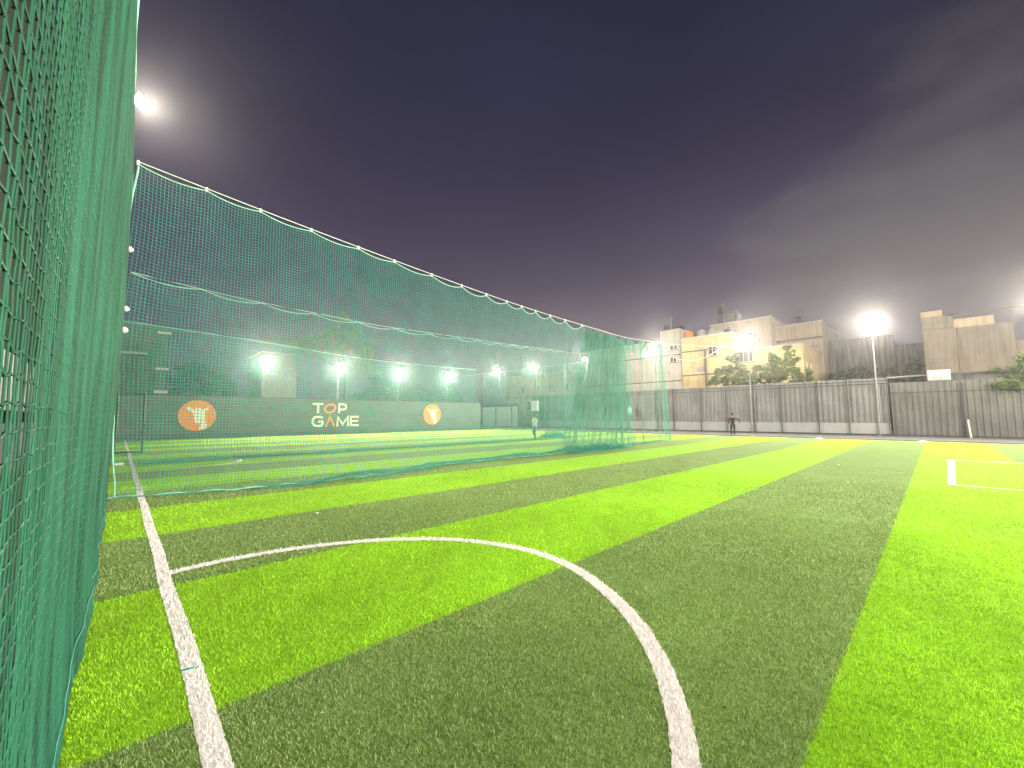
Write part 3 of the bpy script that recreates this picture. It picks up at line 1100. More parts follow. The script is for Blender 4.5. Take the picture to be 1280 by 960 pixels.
# loose folds past the bunch, hanging from the same wire
cords = [(18.9, 18.9, 5), (19.5, 19.7, 8), (20.2, 20.5, 4), (21.2, 21.7, 8), (22.4, 23.0, 5), (23.2, 24.2, 8), (23.8, 25.3, 16), (24.3, 26.0, 10)]
GG = []
nw = 40
wl = np.linspace(0, 1, nw)
for xa, xbm, k in cords:
    for j in range(k):
        o_ = rng.normal(0, .05)
        o2 = rng.normal(0, .16)
        xx = xbm + (xa - xbm) * wl + o_ * wl + o2 * (1 - wl) + .04 * np.sin(wl * 5 + j)
        zt = float(catmull(WX, WZ, np.array([xa]))[0]) - .05
        yy_ = wire_y(xx) + rng.normal(0, .05) + .2 * (1 - wl)
        GG.append(np.stack([xx, yy_, .03 + (zt - .03) * wl], -1))
V, Q = strands(np.array(GG), .006, (0, 1, 0))
raw_mesh('hanging_folds', V, Q, M['net_pale'], divider)
# thin netting between the folds just below the wire
xu2 = np.arange(18.6, 25.0, .09)
wz = np.linspace(0, 1, 16)
XX, WW = np.meshgrid(xu2, wz, indexing='ij')
tl2 = np.array([18.5, 19.9, 20.9, 21.8, 22.6, 23.4, 24.2, 25.1])
zt = catmull(WX, WZ, XX) - .05 - scallop(XX, tl2, .28)
G = np.stack([XX, wire_y(XX) + .08 * np.sin(XX * 6) * (1 - WW), zt - (1 - WW) * .95 * (.55 + .45 * np.sin(XX * 3.1))], -1)
V, Q = join_sv([strands(G, .005, (0, 1, 0)), strands(G.transpose(1, 0, 2), .005, (0, 1, 0))])
raw_mesh('top_netting', V, Q, M['net'], divider)
# ropes
xw = np.linspace(0, 42.9, 260)
wirep = np.stack([xw, wire_y(xw), catmull(WX, WZ, xw)], 1)[None]
V, Q = strands(wirep, .009, (0, 1, 0), 5)
raw_mesh('support_wire', V, Q, M['white_rope'], divider)
xr = np.linspace(.02, 15.2, 400)
edge = np.stack([xr, np.full_like(xr, 10.95), catmull(WX, WZ, xr) - .05 - scallop(xr, ties, .08 + .16 * np.clip((xr - 6) / 6, 0, 1))], 1)[None]
V, Q = strands(edge, .012, (0, 1, 0), 5)
raw_mesh('head_rope', V, Q, M['rope'], divider)
zr = np.linspace(.05, 6.7, 80)
le = np.stack([.02 - .14 * np.sin(np.pi * zr / 6.7) + .01 * np.sin(zr * 5), 10.95 + .45 * (1 - zr / 6.7), zr], 1)[None]
V, Q = strands(le, .018, (0, 1, 0), 5)
raw_mesh('edge_rope', V, Q, M['rope'], divider)
xr = np.linspace(-.1, 15.0, 260)
br = np.stack([xr, 11.35 - .75 * np.sin(np.clip(xr / 7.5, 0, 1) * np.pi) + .10 * vnoise(xr * 1.3, xr * 0, 41, 3), .035 + .012 * np.sin(xr * 9)], 1)[None]
V, Q = strands(br, .013, (0, 0, 1), 5)
raw_mesh('foot_rope', V, Q, M['rope'], divider)
for x in ties:
    z = float(catmull(WX, WZ, np.array([x]))[0])
    MB().tube([(x, 10.95, z - .07), (x, 10.95, z + .02)], .026, 6).build('tie', M['white_rope'], divider)
# slack netting lying on the turf
xs_ = np.arange(.3, 26.0, .07)
ws_ = np.linspace(0, 1, 13)
XX, WW = np.meshgrid(xs_, ws_, indexing='ij')
amt = np.clip((XX - 1.2) / 3.5, .12, 1) * np.where(XX > 19.5, np.clip((27 - XX) / 7, 0, 1), 1)
yb = 11.35 - .75 * np.sin(np.clip(XX / 7.5, 0, 1) * np.pi) + (WW - .4) * .75 * amt + .18 * vnoise(XX * 1.1, WW * 2, 51, 3) * amt
zb = .012 + (.10 * (vnoise(XX * 2.3, WW * 5, 52, 3) + .5).clip(0) + .05 * np.sin(np.pi * WW)) * amt
G = np.stack([XX + .05 * vnoise(XX * 3, WW * 6, 53, 2), np.where(XX > 17, yb + (XX - 17) * .11, yb), zb], -1)
V, Q = join_sv([strands(G, .0055, (0, 0, 1)), strands(G.transpose(1, 0, 2), .0055, (0, 0, 1))])
raw_mesh('slack_netting', V, Q, M['net'], divider)


def heap(cx, cy_, rx, ry, h, seed, layers=4, n=60):
    parts = []
    for l in range(layers):
        a = np.linspace(-1, 1, n)
        b = np.linspace(-1, 1, 18)
        AA, BB = np.meshgrid(a, b, indexing='ij')
        prof = np.clip(1 - AA ** 2, 0, 1) ** .6 * np.clip(1 - BB ** 2, 0, 1) ** .6
        z = .02 + h * prof * (.45 + .2 * l + 1.0 * vnoise(AA * 4.2 + l, BB * 3.2, seed + l, 3)).clip(0.02)
        x = cx + AA * rx + .22 * vnoise(AA * 5, BB * 5, seed + 20 + l, 3)
        y = cy_ + BB * ry + .18 * vnoise(AA * 5, BB * 5, seed + 30 + l, 3)
        G_ = np.stack([x, y, z], -1)
        parts += [strands(G_, .006, (0, 0, 1)), strands(G_.transpose(1, 0, 2), .006, (0, 0, 1))]
    return join_sv(parts)


V, Q = heap(16.4, 11.30, 2.3, .65, .34, 60, 2, 46)
raw_mesh('heaped_netting', V, Q, M['net'], divider)

# bright cable looped between the lamp pole and the next post
xl = np.linspace(0, 1, 60)
lp = np.stack([np.full(60, 42.5), 19.4 + (14.1 - 19.4) * xl, 8.05 + (8.50 - 8.05) * xl - 1.35 * 4 * xl * (1 - xl) * .72], 1)[None]
V, Q = strands(lp, .045, (1, 0, 0), 6)
tag(raw_mesh('hanging_cable', V, Q, M['white_rope']), 'pale thick cable sagging in a loop in front of the cream building', 'cable')

# middle net, farther across the pitch
mid = thing('middle_net', 'second teal net across the pitch, beyond the divider, with a heap on the turf', 'net', (12, 18.9, 0))
MX, MZ = [0, 3.24, 8.9, 18.2, 25.1], [6.6, 6.32, 6.12, 6.26, 6.48]
xu = .05 + np.arange(int(24.6 / .10)) * .10
w_ = np.linspace(0, 1, 64)
XX, WW = np.meshgrid(xu, w_, indexing='ij')
tm = np.array([.05, 2, 4, 6, 8, 10, 12, 13.8, 15.4, 17, 18.4, 19.6, 20.8, 22, 23.2, 24.8])
top = catmull(MX, MZ, XX) - scallop(XX, tm, .14)
G = np.stack([XX + .05 * np.sin(WW * 7 + XX), 18.9 + .25 * (1 - WW) + .10 * vnoise(XX * .8, WW * 2, 71, 2) + np.where(XX > 19, .12 * np.sin(XX * 9) * (1 - .6 * WW), 0), .03 + (top - .03) * WW], -1)
V, Q = join_sv([strands(G, .0036, (0, 1, 0)), strands(G.transpose(1, 0, 2), .0036, (0, 1, 0))])
raw_mesh('netting', V, Q, M['net'], mid)
xr = np.linspace(.05, 24.6, 300)
V, Q = strands(np.stack([xr, np.full_like(xr, 18.9), catmull(MX, MZ, xr) - scallop(xr, tm, .14)], 1)[None], .016, (0, 1, 0), 5)
raw_mesh('head_rope', V, Q, M['rope'], mid)
xw = np.linspace(.05, 42.6, 120)
V, Q = strands(np.stack([xw, 18.9 + np.where(xw > 22, (xw - 22) * .11, 0), np.interp(xw, MX + [42.6], MZ + [8.4])], 1)[None], .008, (0, 1, 0), 5)
raw_mesh('support_wire', V, Q, M['white_rope'], mid)
XX, WW = np.meshgrid(np.arange(.6, 24.5, .09), np.linspace(0, 1, 9), indexing='ij')
G = np.stack([XX, 18.75 + (WW - .3) * .55 + .2 * vnoise(XX, WW * 2, 75, 3), .015 + .09 * (vnoise(XX * 2, WW * 4, 76, 3) + .5).clip(0)], -1)
V, Q = join_sv([strands(G, .0065, (0, 0, 1)), strands(G.transpose(1, 0, 2), .0065, (0, 0, 1))])
raw_mesh('slack_netting', V, Q, M['net'], mid)
V, Q = heap(24.6, 20.9, 1.0, .6, .5, 80, 2, 30)
raw_mesh('heaped_netting', V, Q, M['net'], mid)

# net on top of the lettered wall
back = thing('rear_net', 'teal net strung above the dark green lettered wall', 'net', (15, 40.6, 3.3))
BXs, BZs = [-.3, 8.0, 18.3, 28.4, 33.0], [8.65, 8.25, 7.6, 7.55, 7.6]
xu = -.3 + np.arange(int(33.2 / .13)) * .13
XX, WW = np.meshgrid(xu, np.linspace(0, 1, 44), indexing='ij')
top = catmull(BXs, BZs, XX)
G = np.stack([XX, 40.62 + .12 * vnoise(XX * .6, WW * 2, 91, 2), 3.34 + (top - 3.34) * WW], -1)
V, Q = join_sv([strands(G, .0065, (0, 1, 0)), strands(G.transpose(1, 0, 2), .0065, (0, 1, 0))])
raw_mesh('netting', V, Q, M['net'], back)
xr = np.linspace(-.3, 32.8, 200)
V, Q = strands(np.stack([xr, np.full_like(xr, 40.62), catmull(BXs, BZs, xr)], 1)[None], .03, (0, 1, 0), 5)
raw_mesh('head_rope', V, Q, M['rope'], back)

# net along the back half of the metal fence, on a pipe frame
fn = thing('fence_net', 'teal net on a pale pipe frame along the far half of the metal fence', 'net', (42.2, 38, 0))
yv = 24.0 + np.arange(int(26.0 / .12)) * .12
YY, WW = np.meshgrid(yv, np.linspace(0, 1, 62), indexing='ij')
G = np.stack([42.0 + .07 * np.sin(YY * 2.4) + .08 * vnoise(YY * .9, WW * 2, 95, 2), YY, .05 + 8.2 * WW], -1)
V, Q = join_sv([strands(G, .0060, (1, 0, 0)), strands(G.transpose(1, 0, 2), .0060, (1, 0, 0))])
raw_mesh('netting', V, Q, M['net'], fn)
MB().tube([(42.05, 24, 8.4), (42.05, 56, 8.5)], .05, 8).build('top_pipe', M['white_sheet'], fn)
for y in (27.2, 33.6, 37.2, 41.6, 45.2, 50.2):
    MB().tube([(42.12, y, 0), (42.12, y, 8.4)], .035, 8).build('post', M['white_sheet'], fn)

# small dark steel gate frame at the side line
gf = thing('field_gate', 'thin dark steel frame standing on the side line before the lettered wall', 'gate', (.4, 25.5, 0))
MB().tube([(.86, 25.5, 0), (.84, 25.5, 2.7)], .04, 8).build('post', M['steel'], gf)
MB().tube([(-.05, 25.5, 0), (-.05, 25.5, 2.7)], .04, 8).build('post', M['steel'], gf)
MB().tube([(-.05, 25.5, .06), (.86, 25.5, .06)], .035, 8).build('foot_bar', M['steel'], gf)
MB().tube([(-.05, 25.5, 2.66), (.84, 25.5, 2.66)], .035, 8).build('top_bar', M['steel'], gf)
MB().box((.80, 25.44, 1.1), (.90, 25.56, 1.3)).build('latch', M['steel'], gf)


# ------------------------------------------------------------------ people
def skin_mesh(name, joints, edges, material, parent=None, root=0, sub=2):
    me = bpy.data.meshes.new(name)
    off = world_loc(parent) if parent else Vector((0, 0, 0))
    names = list(joints)
    me.from_pydata([Vector(joints[k][0]) - off for k in names], [(names.index(a), names.index(b)) for a, b in edges], [])
    o = bpy.data.objects.new(name, me)
    COL.objects.link(o)
    if parent:
        o.parent = parent
    sk = o.modifiers.new('skin', 'SKIN')
    sk.use_smooth_shade = True
    for i, k in enumerate(names):
        r = joints[k][1]
        me.skin_vertices[0].data[i].radius = r if isinstance(r, tuple) else (r, r)
        me.skin_vertices[0].data[i].use_root = (i == root)
    ss = o.modifiers.new('smooth', 'SUBSURF')
    ss.levels = sub
    ss.render_levels = sub
    me.materials.append(material)
    return o


def figure(base, yaw, label, pose, shirt, trousers, long_sleeve=False):
    """pose: joint -> (forward, left, up) in metres from the ground point below the hips."""
    t = thing('person', label, 'person', base)
    cs, sn = math.cos(yaw), math.sin(yaw)

    def W(p):
        return (base[0] + p[0] * cs - p[1] * sn, base[1] + p[0] * sn + p[1] * cs, base[2] + p[2])
    R = dict(pelvis=(.135, .10), waist=(.125, .09), chest=(.14, .09), neckb=(.075, .062), neck=.052, chin=(.068, .07), head=(.078, .092), crown=(.058, .066))
    J = {k: (W(pose[k]), R[k]) for k in ('pelvis', 'waist', 'chest', 'neckb', 'neck', 'chin', 'head', 'crown')}
    E_ = [('pelvis', 'waist'), ('waist', 'chest'), ('chest', 'neckb'), ('neckb', 'neck'), ('neck', 'chin'), ('chin', 'head'), ('head', 'crown')]
    hd = Vector(pose['head'])
    J['nose'] = (W(hd + Vector((.098, 0, -.022))), .014)
    E_.append(('head', 'nose'))
    for s, q in ((1, 'l'), (-1, 'r')):
        J['ear_' + q] = (W(hd + Vector((-.005, s * .082, -.01))), .016)
        E_.append(('head', 'ear_' + q))
        for k, r in (('shoulder', .062), ('elbow', .043), ('wrist', .029), ('palm', (.036, .02))):
            J[k + q] = (W(pose[k + q]), r)
        for k, r in (('hip', .092), ('knee', .058), ('ankle', .040), ('toe', (.040, .028))):
            J[k + q] = (W(pose[k + q]), r)
        E_ += [('neckb', 'shoulder' + q), ('shoulder' + q, 'elbow' + q), ('elbow' + q, 'wrist' + q), ('wrist' + q, 'palm' + q),
               ('pelvis', 'hip' + q), ('hip' + q, 'knee' + q), ('knee' + q, 'ankle' + q), ('ankle' + q, 'toe' + q)]
        wv, pm = Vector(pose['wrist' + q]), Vector(pose['palm' + q])
        d = (pm - wv).normalized()
        lat = d.cross(Vector((0, 1, 0)))
        if lat.length < .2:
            lat = d.cross(Vector((1, 0, 0)))
        lat.normalize()
        for i in range(4):
            a = pm + lat * (i - 1.5) * .019 + d * .035
            b = a + d * (.030 + .006 * (i in (1, 2))) - Vector((0, s * .008, 0))
            J['k%d%s' % (i, q)] = (W(a), .009)
            J['f%d%s' % (i, q)] = (W(b), .008)
            E_ += [('palm' + q, 'k%d%s' % (i, q)), ('k%d%s' % (i, q), 'f%d%s' % (i, q))]
        th = wv.lerp(pm, .6) + lat * .036
        J['th' + q] = (W(th), .010)
        J['tt' + q] = (W(th + d * .032 + lat * .01), .009)
        E_ += [('palm' + q, 'th' + q), ('th' + q, 'tt' + q)]
    skin_mesh('body', J, E_, M['skin'], t)
    g = lambda k, r: (W(pose[k]), r)
    mix = lambda a, b, f: tuple(Vector(pose[a]).lerp(Vector(pose[b]), f))
    JS = {'waist': g('waist', (.165, .130)), 'hem': (W(mix('pelvis', 'waist', .15)), (.160, .122)), 'chest': g('chest', (.200, .150)), 'neckb': g('neckb', (.130, .115))}
    ES = [('hem', 'waist'), ('waist', 'chest'), ('chest', 'neckb')]
    for q in 'lr':
        JS['s' + q] = g('shoulder' + q, .078)
        JS['e' + q] = (W(mix('shoulder' + q, 'elbow' + q, 1. if long_sleeve else .72)), .062)
        ES += [('neckb', 's' + q), ('s' + q, 'e' + q)]
        if long_sleeve:
            JS['w' + q] = (W(mix('elbow' + q, 'wrist' + q, .92)), .046)
            ES.append(('e' + q, 'w' + q))
    skin_mesh('shirt', JS, ES, shirt, t)
    JT = {'pelvis': g('pelvis', (.155, .118)), 'band': (W(mix('pelvis', 'waist', .45)), (.146, .112))}
    ET = [('pelvis', 'band')]
    for q in 'lr':
        JT['h' + q] = g('hip' + q, .112)
        JT['k' + q] = g('knee' + q, .080)
        JT['a' + q] = (W(mix('knee' + q, 'ankle' + q, .93)), .066)
        ET += [('pelvis', 'h' + q), ('h' + q, 'k' + q), ('k' + q, 'a' + q)]
    skin_mesh('trousers', JT, ET, trousers, t)
    for q in 'lr':
        a, b = Vector(pose['ankle' + q]), Vector(pose['toe' + q])
        d = (b - a)
        skin_mesh('shoe', {'heel': (W(a - Vector((d.x, d.y, 0)) * .25 + Vector((0, 0, -.035))), .045), 'mid': (W(a.lerp(b, .5) + Vector((0, 0, -.012))), (.05, .045)),
                           'tip': (W(b + Vector((d.x, d.y, 0)) * .12), (.046, .034))}, [('heel', 'mid'), ('mid', 'tip')], M['shoe'], t)
    skin_mesh('hair', {'a': (W(hd + Vector((-.03, 0, .045))), (.088, .080)), 'b': (W(hd + Vector((-.045, 0, -.01))), (.080, .06)), 'c': (W(hd + Vector((.02, 0, .082))), (.072, .050))},
              [('b', 'a'), ('a', 'c')], M['hair'], t)
    for s in (1, -1):
        e = hd + Vector((.083, s * .032, .005))
        MB().lathe(W(e), [(.002, -.011), (.011, -.004), (.011, .004), (.002, .011)], 8).build('eye', M['hair'], t, smooth=True)
    mq = hd + Vector((.084, 0, -.065))
    a, b = W(mq + Vector((0, .024, 0))), W(mq + Vector((0, -.024, 0)))
    MB().tube([a, b], .006, 6).build('mouth', M['trouser_dark'], t)
    return t


run = dict(pelvis=(0, 0, .93), waist=(.01, 0, 1.08), chest=(.04, 0, 1.30), neckb=(.05, 0, 1.45), neck=(.06, 0, 1.52), chin=(.08, 0, 1.575), head=(.085, 0, 1.645), crown=(.08, 0, 1.725),
           shoulderl=(.05, .19, 1.42), elbowl=(-.16, .25, 1.20), wristl=(.02, .27, 1.03), palml=(.09, .26, 1.0),
           shoulderr=(.05, -.19, 1.42), elbowr=(.10, -.26, 1.15), wristr=(.30, -.20, 1.20), palmr=(.38, -.18, 1.22),
           hipl=(.01, .10, .88), kneel=(.20, .11, .50), anklel=(-.02, .11, .17), toel=(.12, .12, .07),
           hipr=(0, -.10, .88), kneer=(.02, -.09, .46), ankler=(-.06, -.09, .085), toer=(.10, -.09, .035))
figure((21.17, 19.62, 0), math.radians(150), 'person jogging on the turf in pale shirt and dark teal trousers', run, M['shirt_pale'], M['trouser_teal'])
stand = dict(pelvis=(0, 0, .94), waist=(0, 0, 1.09), chest=(-.01, 0, 1.31), neckb=(0, 0, 1.46), neck=(.01, 0, 1.52), chin=(.03, 0, 1.575), head=(.03, 0, 1.645), crown=(.02, 0, 1.725),
             shoulderl=(0, .19, 1.43), elbowl=(-.04, .27, 1.16), wristl=(.06, .24, .93), palml=(.09, .23, .86),
             shoulderr=(0, -.19, 1.43), elbowr=(-.02, -.46, 1.27), wristr=(.10, -.50, 1.06), palmr=(.13, -.48, 1.0),
             hipl=(0, .10, .89), kneel=(.03, .12, .48), anklel=(-.02, .13, .085), toel=(.13, .15, .035),
             hipr=(0, -.10, .89), kneer=(.03, -.10, .48), ankler=(-.02, -.10, .085), toer=(.13, -.11, .035))
figure((35.55, 11.35, -.01), math.radians(18), 'person in dark clothes standing at the far edge of the turf', stand, M['shirt_dark'], M['trouser_dark'], True)


# ------------------------------------------------------------------ buildings
def window(parent, x, y, z, w, h, lit=False, axis='x'):
    """Framed window on a wall facing -X (axis x) or -Y (axis y)."""
    def bx(mb, d0, d1, a0, a1, z0, z1):
        if axis == 'x':
            mb.box((x + d0, a0, z0), (x + d1, a1, z1))
        else:
            mb.box((a0, x + d0, z0), (a1, x + d1, z1))
        return mb
    mb = MB()
    t = .07
    bx(mb, -.06, .02, y - w / 2, y - w / 2 + t, z, z + h)
    bx(mb, -.06, .02, y + w / 2 - t, y + w / 2, z, z + h)
    bx(mb, -.058, .02, y - w / 2 + t, y + w / 2 - t, z + h - t, z + h)
    bx(mb, -.058, .02, y - w / 2 + t, y + w / 2 - t, z, z + t)
    bx(mb, -.055, .02, y - t / 2, y + t / 2, z + t, z + h - t)
    f = mb.build('window', M['frame'], parent)
    g_ = MB()
    bx(g_, -.02, .015, y - w / 2 + t, y + w / 2 - t, z + t, z + h - t)
    g_.build('pane', M['lit'] if lit else M['glass'], f)
    s_ = MB()
    bx(s_, -.14, 0, y - w / 2 - .08, y + w / 2 + .08, z - .09, z - .004)
    s_.build('sill', M['concrete'], f)


def building(name, label, loc):
    return thing(name, label, 'building', loc)


X = 54.0
b2 = building('cream_building', 'yellow cream building with two dark bands behind the metal fence', (X, 16, 0))
MB().box((X, 16.9, 0), (X + 9, 23.18, 11.75)).build('wall', M['bld_cream'], b2)
MB().box((X + .05, 9.75, 0), (X + 9, 16.89, 9.4)).build('wall', M['bld_cream'], b2)
MB().box((X - .12, 16.8, 11.753), (X + 9.1, 23.2, 11.95)).build('coping', M['frame'], b2)
MB().box((X - .07, 9.65, 9.403), (X + 9.1, 16.78, 9.58)).build('coping', M['frame'], b2)
for z in (10.05, 6.9):
    MB().box((X - .06, 17.2 if z > 8 else 18.2, z - .09), (X - .003, 23.1, z + .09)).build('band', M['trim'], b2)
MB().tube([(X - .13, 20.1, 0), (X - .13, 20.1, 9.9)], .11, 8).build('drainpipe', M['trim'], b2)
window(b2, X, 19.2, 9.15, 1.0, 1.35)
window(b2, X + .05, 15.7, 8.0, 2.0, 1.35)
MB().box((X - .35, 20.3, 7.3), (X - .003, 21.1, 7.9)).build('vent_box', M['tank_grey'], b2)
for y, z in ((11.0, 7.9), (12.2, 7.0), (10.4, 6.3)):
    MB().box((X - .02, y - .1, z), (X + .045, y + .1, z + .25)).build('wall_opening', M['glass'], b2)

for x in (55.75, 57.9):
    window(b2, 9.75, x, 6.75, .55, .85, True, axis='y')
b1 = building('grey_building', 'pinkish grey building with a roof room between the net and cream building', (X, 28, 0))
MB().box((X + .4, 23.4, 0), (X + 10, 40.0, 11.9)).build('wall', M['bld_grey'], b1)
MB().box((X + .42, 23.5, 11.903), (X + 5, 26.3, 13.5)).build('roof_room', M['bld_grey'], b1)
MB().box((X + .25, 26.32, 11.902), (X + 10, 40.0, 12.08)).build('coping', M['frame'], b1)
for z in (9.9, 6.35):
    MB().box((X + .33, 23.45, z - .08), (X + .397, 40.0, z + .08)).build('band', M['trim'], b1)
window(b1, X + .4, 24.5, 8.9, .9, .9)
window(b1, X + .4, 24.4, 10.6, 1.1, .7)
for y in (25.2, 26.4):
    MB().lathe((X + .37, y, 7.55), [(.05, -.08), (.12, -.03), (.12, .03), (.05, .08)], 8).build('wall_lamp', M['trim'], b1)

b0 = building('tan_block', 'dim tan block with small windows seen through the hanging nets', (58, 47, 0))
MB().box((58, 40.3, 0), (68, 62, 9.6)).build('wall', M['bld_tan'], b0)
MB().box((57.85, 40.2, 9.603), (68.1, 62.1, 9.8)).build('coping', M['frame'], b0)
for y in (42.5, 46, 49.5, 53, 57):
    window(b0, 58, y, 6.3, 1.1, 1.2)
for z in (5.4,):
    MB().box((57.93, 40.35, z - .1), (57.997, 61.9, z + .1)).build('band', M['trim'], b0)

b3 = building('pink_tower_block', 'taller tan pink block with slanting top rising behind the cream building', (64, 19, 0))
MB().box((64, 15.0, 0), (74, 22.9, 15.1)).build('wall', M['bld_pink'], b3)
MB().box((63.85, 14.9, 15.103), (74.1, 23.0, 15.3)).build('coping', M['frame'], b3)
window(b3, 64, 20.4, 12.2, 1.3, 1.2)
window(b3, 64, 17.2, 12.2, 1.3, 1.2)
b4 = building('pink_terrace_block', 'long tan pink terrace block right of the taller block', (66, 12, 0))
MB().box((66, 9.7, 0), (78, 14.95, 13.9)).build('wall', M['bld_pink'], b4)
MB().box((65.85, 9.6, 13.903), (78.1, 14.88, 14.08)).build('coping', M['frame'], b4)
MB().box((65.85, 9.65, 11.7), (65.997, 14.9, 12.0)).build('band', M['trim'], b4)
window(b4, 66, 12.9, 10.2, 1.6, 1.2)
MB().box((65.4, 10.2, 10.6), (65.997, 11.4, 10.75)).build('awning', M['white_sheet'], b4)

b5 = building('unlit_grey_block', 'unlit bare grey windowless block in the gap behind the fence', (75, 6, 0))
MB().box((69, 3.2, 0), (82, 9.5, 11.6)).build('wall', M['bld_dark'], b5)
MB().box((72, -2.4, 0), (84, 3.19, 10.6)).build('wall', M['bld_dark'], b5)
for y in (5.4, 3.5):
    MB().box((68.8, y - .15, 0), (68.997, y + .15, 11.3)).build('pilaster', M['bld_dark'], b5)

b6 = building('brown_building', 'plain brown windowless building at the far end of the weathered fence', (58, -4, 0))
MB().box((58, -5.4, 0), (68, .4, 10.0)).build('wall', M['bld_brown'], b6)
MB().box((58.02, -12.5, 0), (68, -5.42, 8.3)).build('wall', M['bld_brown'], b6)
MB().box((57.96, -1.75, 10.003), (63, .42, 11.35)).build('roof_room', M['bld_brown'], b6)
MB().box((57.9, -1.05, 11.353), (62, .46, 11.9)).build('parapet', M['bld_tan'], b6)
MB().box((57.75, -2.1, 11.2), (57.957, -1.3, 11.34)).build('ledge', M['concrete'], b6)
MB().box((58.1, -4.3, 10.004), (58.35, -1.77, 10.85)).build('parapet', M['bld_tan'], b6)
MB().box((57.9, -1.72, 10.0), (57.957, .3, 10.12)).build('band', M['trim'], b6)
MB().tube([(57.9, -1.95, 0), (57.9, -1.95, 10)], .06, 6).build('drainpipe', M['bld_brown'], b6)
rod = MB().tube([(57.7, -1.8, 11.15), (57.7, -5.4, 11.35), (57.7, -12, 11.6)], .07, 6).build('roof_pipe', M['galv'])
tag(rod, 'long pale pipe above the roof of the brown building', 'pipe')

bb = building('tan_house', 'small tan house with two windows behind the dark green wall', (12.5, 50, 0))
MB().box((10.9, 50, 0), (14.3, 56, 8.6)).build('wall', M['bld_brown'], bb)
MB().box((10.75, 49.85, 8.603), (14.45, 56.1, 8.75)).build('coping', M['frame'], bb)
window(bb, 50, 11.9, 6.2, .9, 1.0, axis='y')
window(bb, 50, 13.5, 5.8, 1.1, 1.3, axis='y')
bc = building('grey_house', 'grey flat roofed house with a white ledge behind the green nets', (1.5, 50, 0))
MB().box((-4, 50, 0), (3.1, 58, 10.2)).build('wall', M['bld_dark'], bc)
MB().box((-4, 49.2, 7.25), (1.6, 49.997, 7.5)).build('ledge', M['white_sheet'], bc)
for z in (9.4, 6.0, 3.9):
    MB().box((2.2, 49.5, z), (3.2, 49.997, z + .22)).build('canopy', M['frame'], bc)
# near-black backdrop added to block sky behind the side net, then a fence
db = building('dark_backdrop', 'tall near-black backdrop wall added behind the green side net', (-5, 6, 0))
MB().box((-14, -6, 0), (-4.2, 48, 27)).build('wall', wall_mat('near_black_render', (.014, .020, .013)), db)  # near-black colour keeps it dark despite the floodlights
for y in (3., 7.5, 12., 18., 25., 33.):
    MB().box((-4.21, y - .8, 4.), (-4.17, y + .8, 5.6)).build('shutter', M['steel'], db)
lf = thing('site_fence', 'pale sheet fence on a low block wall behind the green side net', 'fence', (-2.4, 20, 0))
MB().box((-2.5, -4, 0), (-2.3, 44, 1.45)).build('block_wall', M['concrete'], lf)
mb = MB()
corrugated(mb, -2.42, 9.0, 44, 1.85, 3.55, .2, .03)
o = mb.build('corrugated_sheet', M['white_sheet'], lf)
so = o.modifiers.new('thickness', 'SOLIDIFY')
so.thickness = .006
for y in np.arange(9.2, 44, 3.1):
    MB().box((-2.53, y - .04, 1.45), (-2.475, y + .04, 3.5)).build('post', M['steel'], lf)


# rooftop things
def tank(x, y, z, r, h, material, label):
    o = MB().lathe((x, y, z), [(r * .96, 0), (r, .05), (r, h * .3), (r * 1.03, h * .33), (r, h * .36), (r, h * .66), (r * 1.03, h * .69), (r, h * .72), (r * .98, h * .86),
                               (r * .6, h * .95), (r * .3, h), (r * .3, h * 1.06), (.02, h * 1.07)], 18).build('water_tank', material, smooth=False)
    return tag(o, label, 'water tank', 'water tanks on the roofs')


tank(56, 22.95, 11.76, .62, 1.45, M['tank_orange'], 'orange plastic water tank on the cream building roof')
tank(55.6, 25.6, 13.51, .62, .95, M['tank_black'], 'black water tank on the roof room of the grey building')
tank(56.5, 24.2, 13.51, .45, .75, M['tank_black'], 'small black tank beside the antenna on the grey building')
tank(56.5, 21.4, 11.95, .6, 1.3, M['tank_grey'], 'grey water tank beside the orange tank')
tank(57.0, 20.2, 11.95, .55, 1.35, M['tank_grey'], 'dull grey tank between grey tank and the black tank pair')
tank(57.5, 18.3, 11.95, .62, 1.2, M['tank_black'], 'black tank at the roof edge of the cream building')
tw = thing('tank_tower', 'tall dark steel tower with stacked tanks on the roof skyline', 'tower', (66.5, 22.2, 15.1))
for sx in (-.5, .5):
    for sy in (-.5, .5):
        MB().tube([(66.5 + sx, 22.2 + sy, 15.1), (66.5 + sx, 22.2 + sy, 17.0)], .05, 6).build('leg', M['steel'], tw)
MB().box((65.9, 21.6, 16.9), (67.1, 22.8, 17.02)).build('platform', M['steel'], tw)
MB().lathe((66.5, 22.2, 15.5), [(.45, 0), (.48, .5), (.45, 1.2), (.1, 1.35)], 14).build('tank', M['tank_black'], tw)
MB().lathe((66.5, 22.2, 17.03), [(.45, 0), (.48, .5), (.45, 1.3), (.25, 1.6), (.02, 1.75)], 14).build('tank', M['tank_black'], tw)
for x, y, z, h, lab in ((64.6, 21.2, 15.3, 3.1, 'thin pale pole antenna beside the tank tower'), (64.6, 19.3, 15.3, 1.7, 'short pale pole antenna on the taller block'),
                        (55, 24.9, 13.5, 1.9, 'thin antenna rod on the grey roof room')):
    a = thing('antenna', lab, 'antenna', (x, y, z), 'antennas on the roofs')
    MB().tube([(x, y, z), (x, y, z + h)], .045, 6).build('mast', M['galv'], a)
    for k in (.97, .8):
        MB().tube([(x, y - .35 * k, z + h * k - .03), (x, y + .35 * k, z + h * k - .03)], .02, 5).build('crossbar', M['galv'], a)
dish = thing('satellite_dish', 'dark satellite dish on the roof of the terrace block', 'dish', (67, 12.5, 14.0))
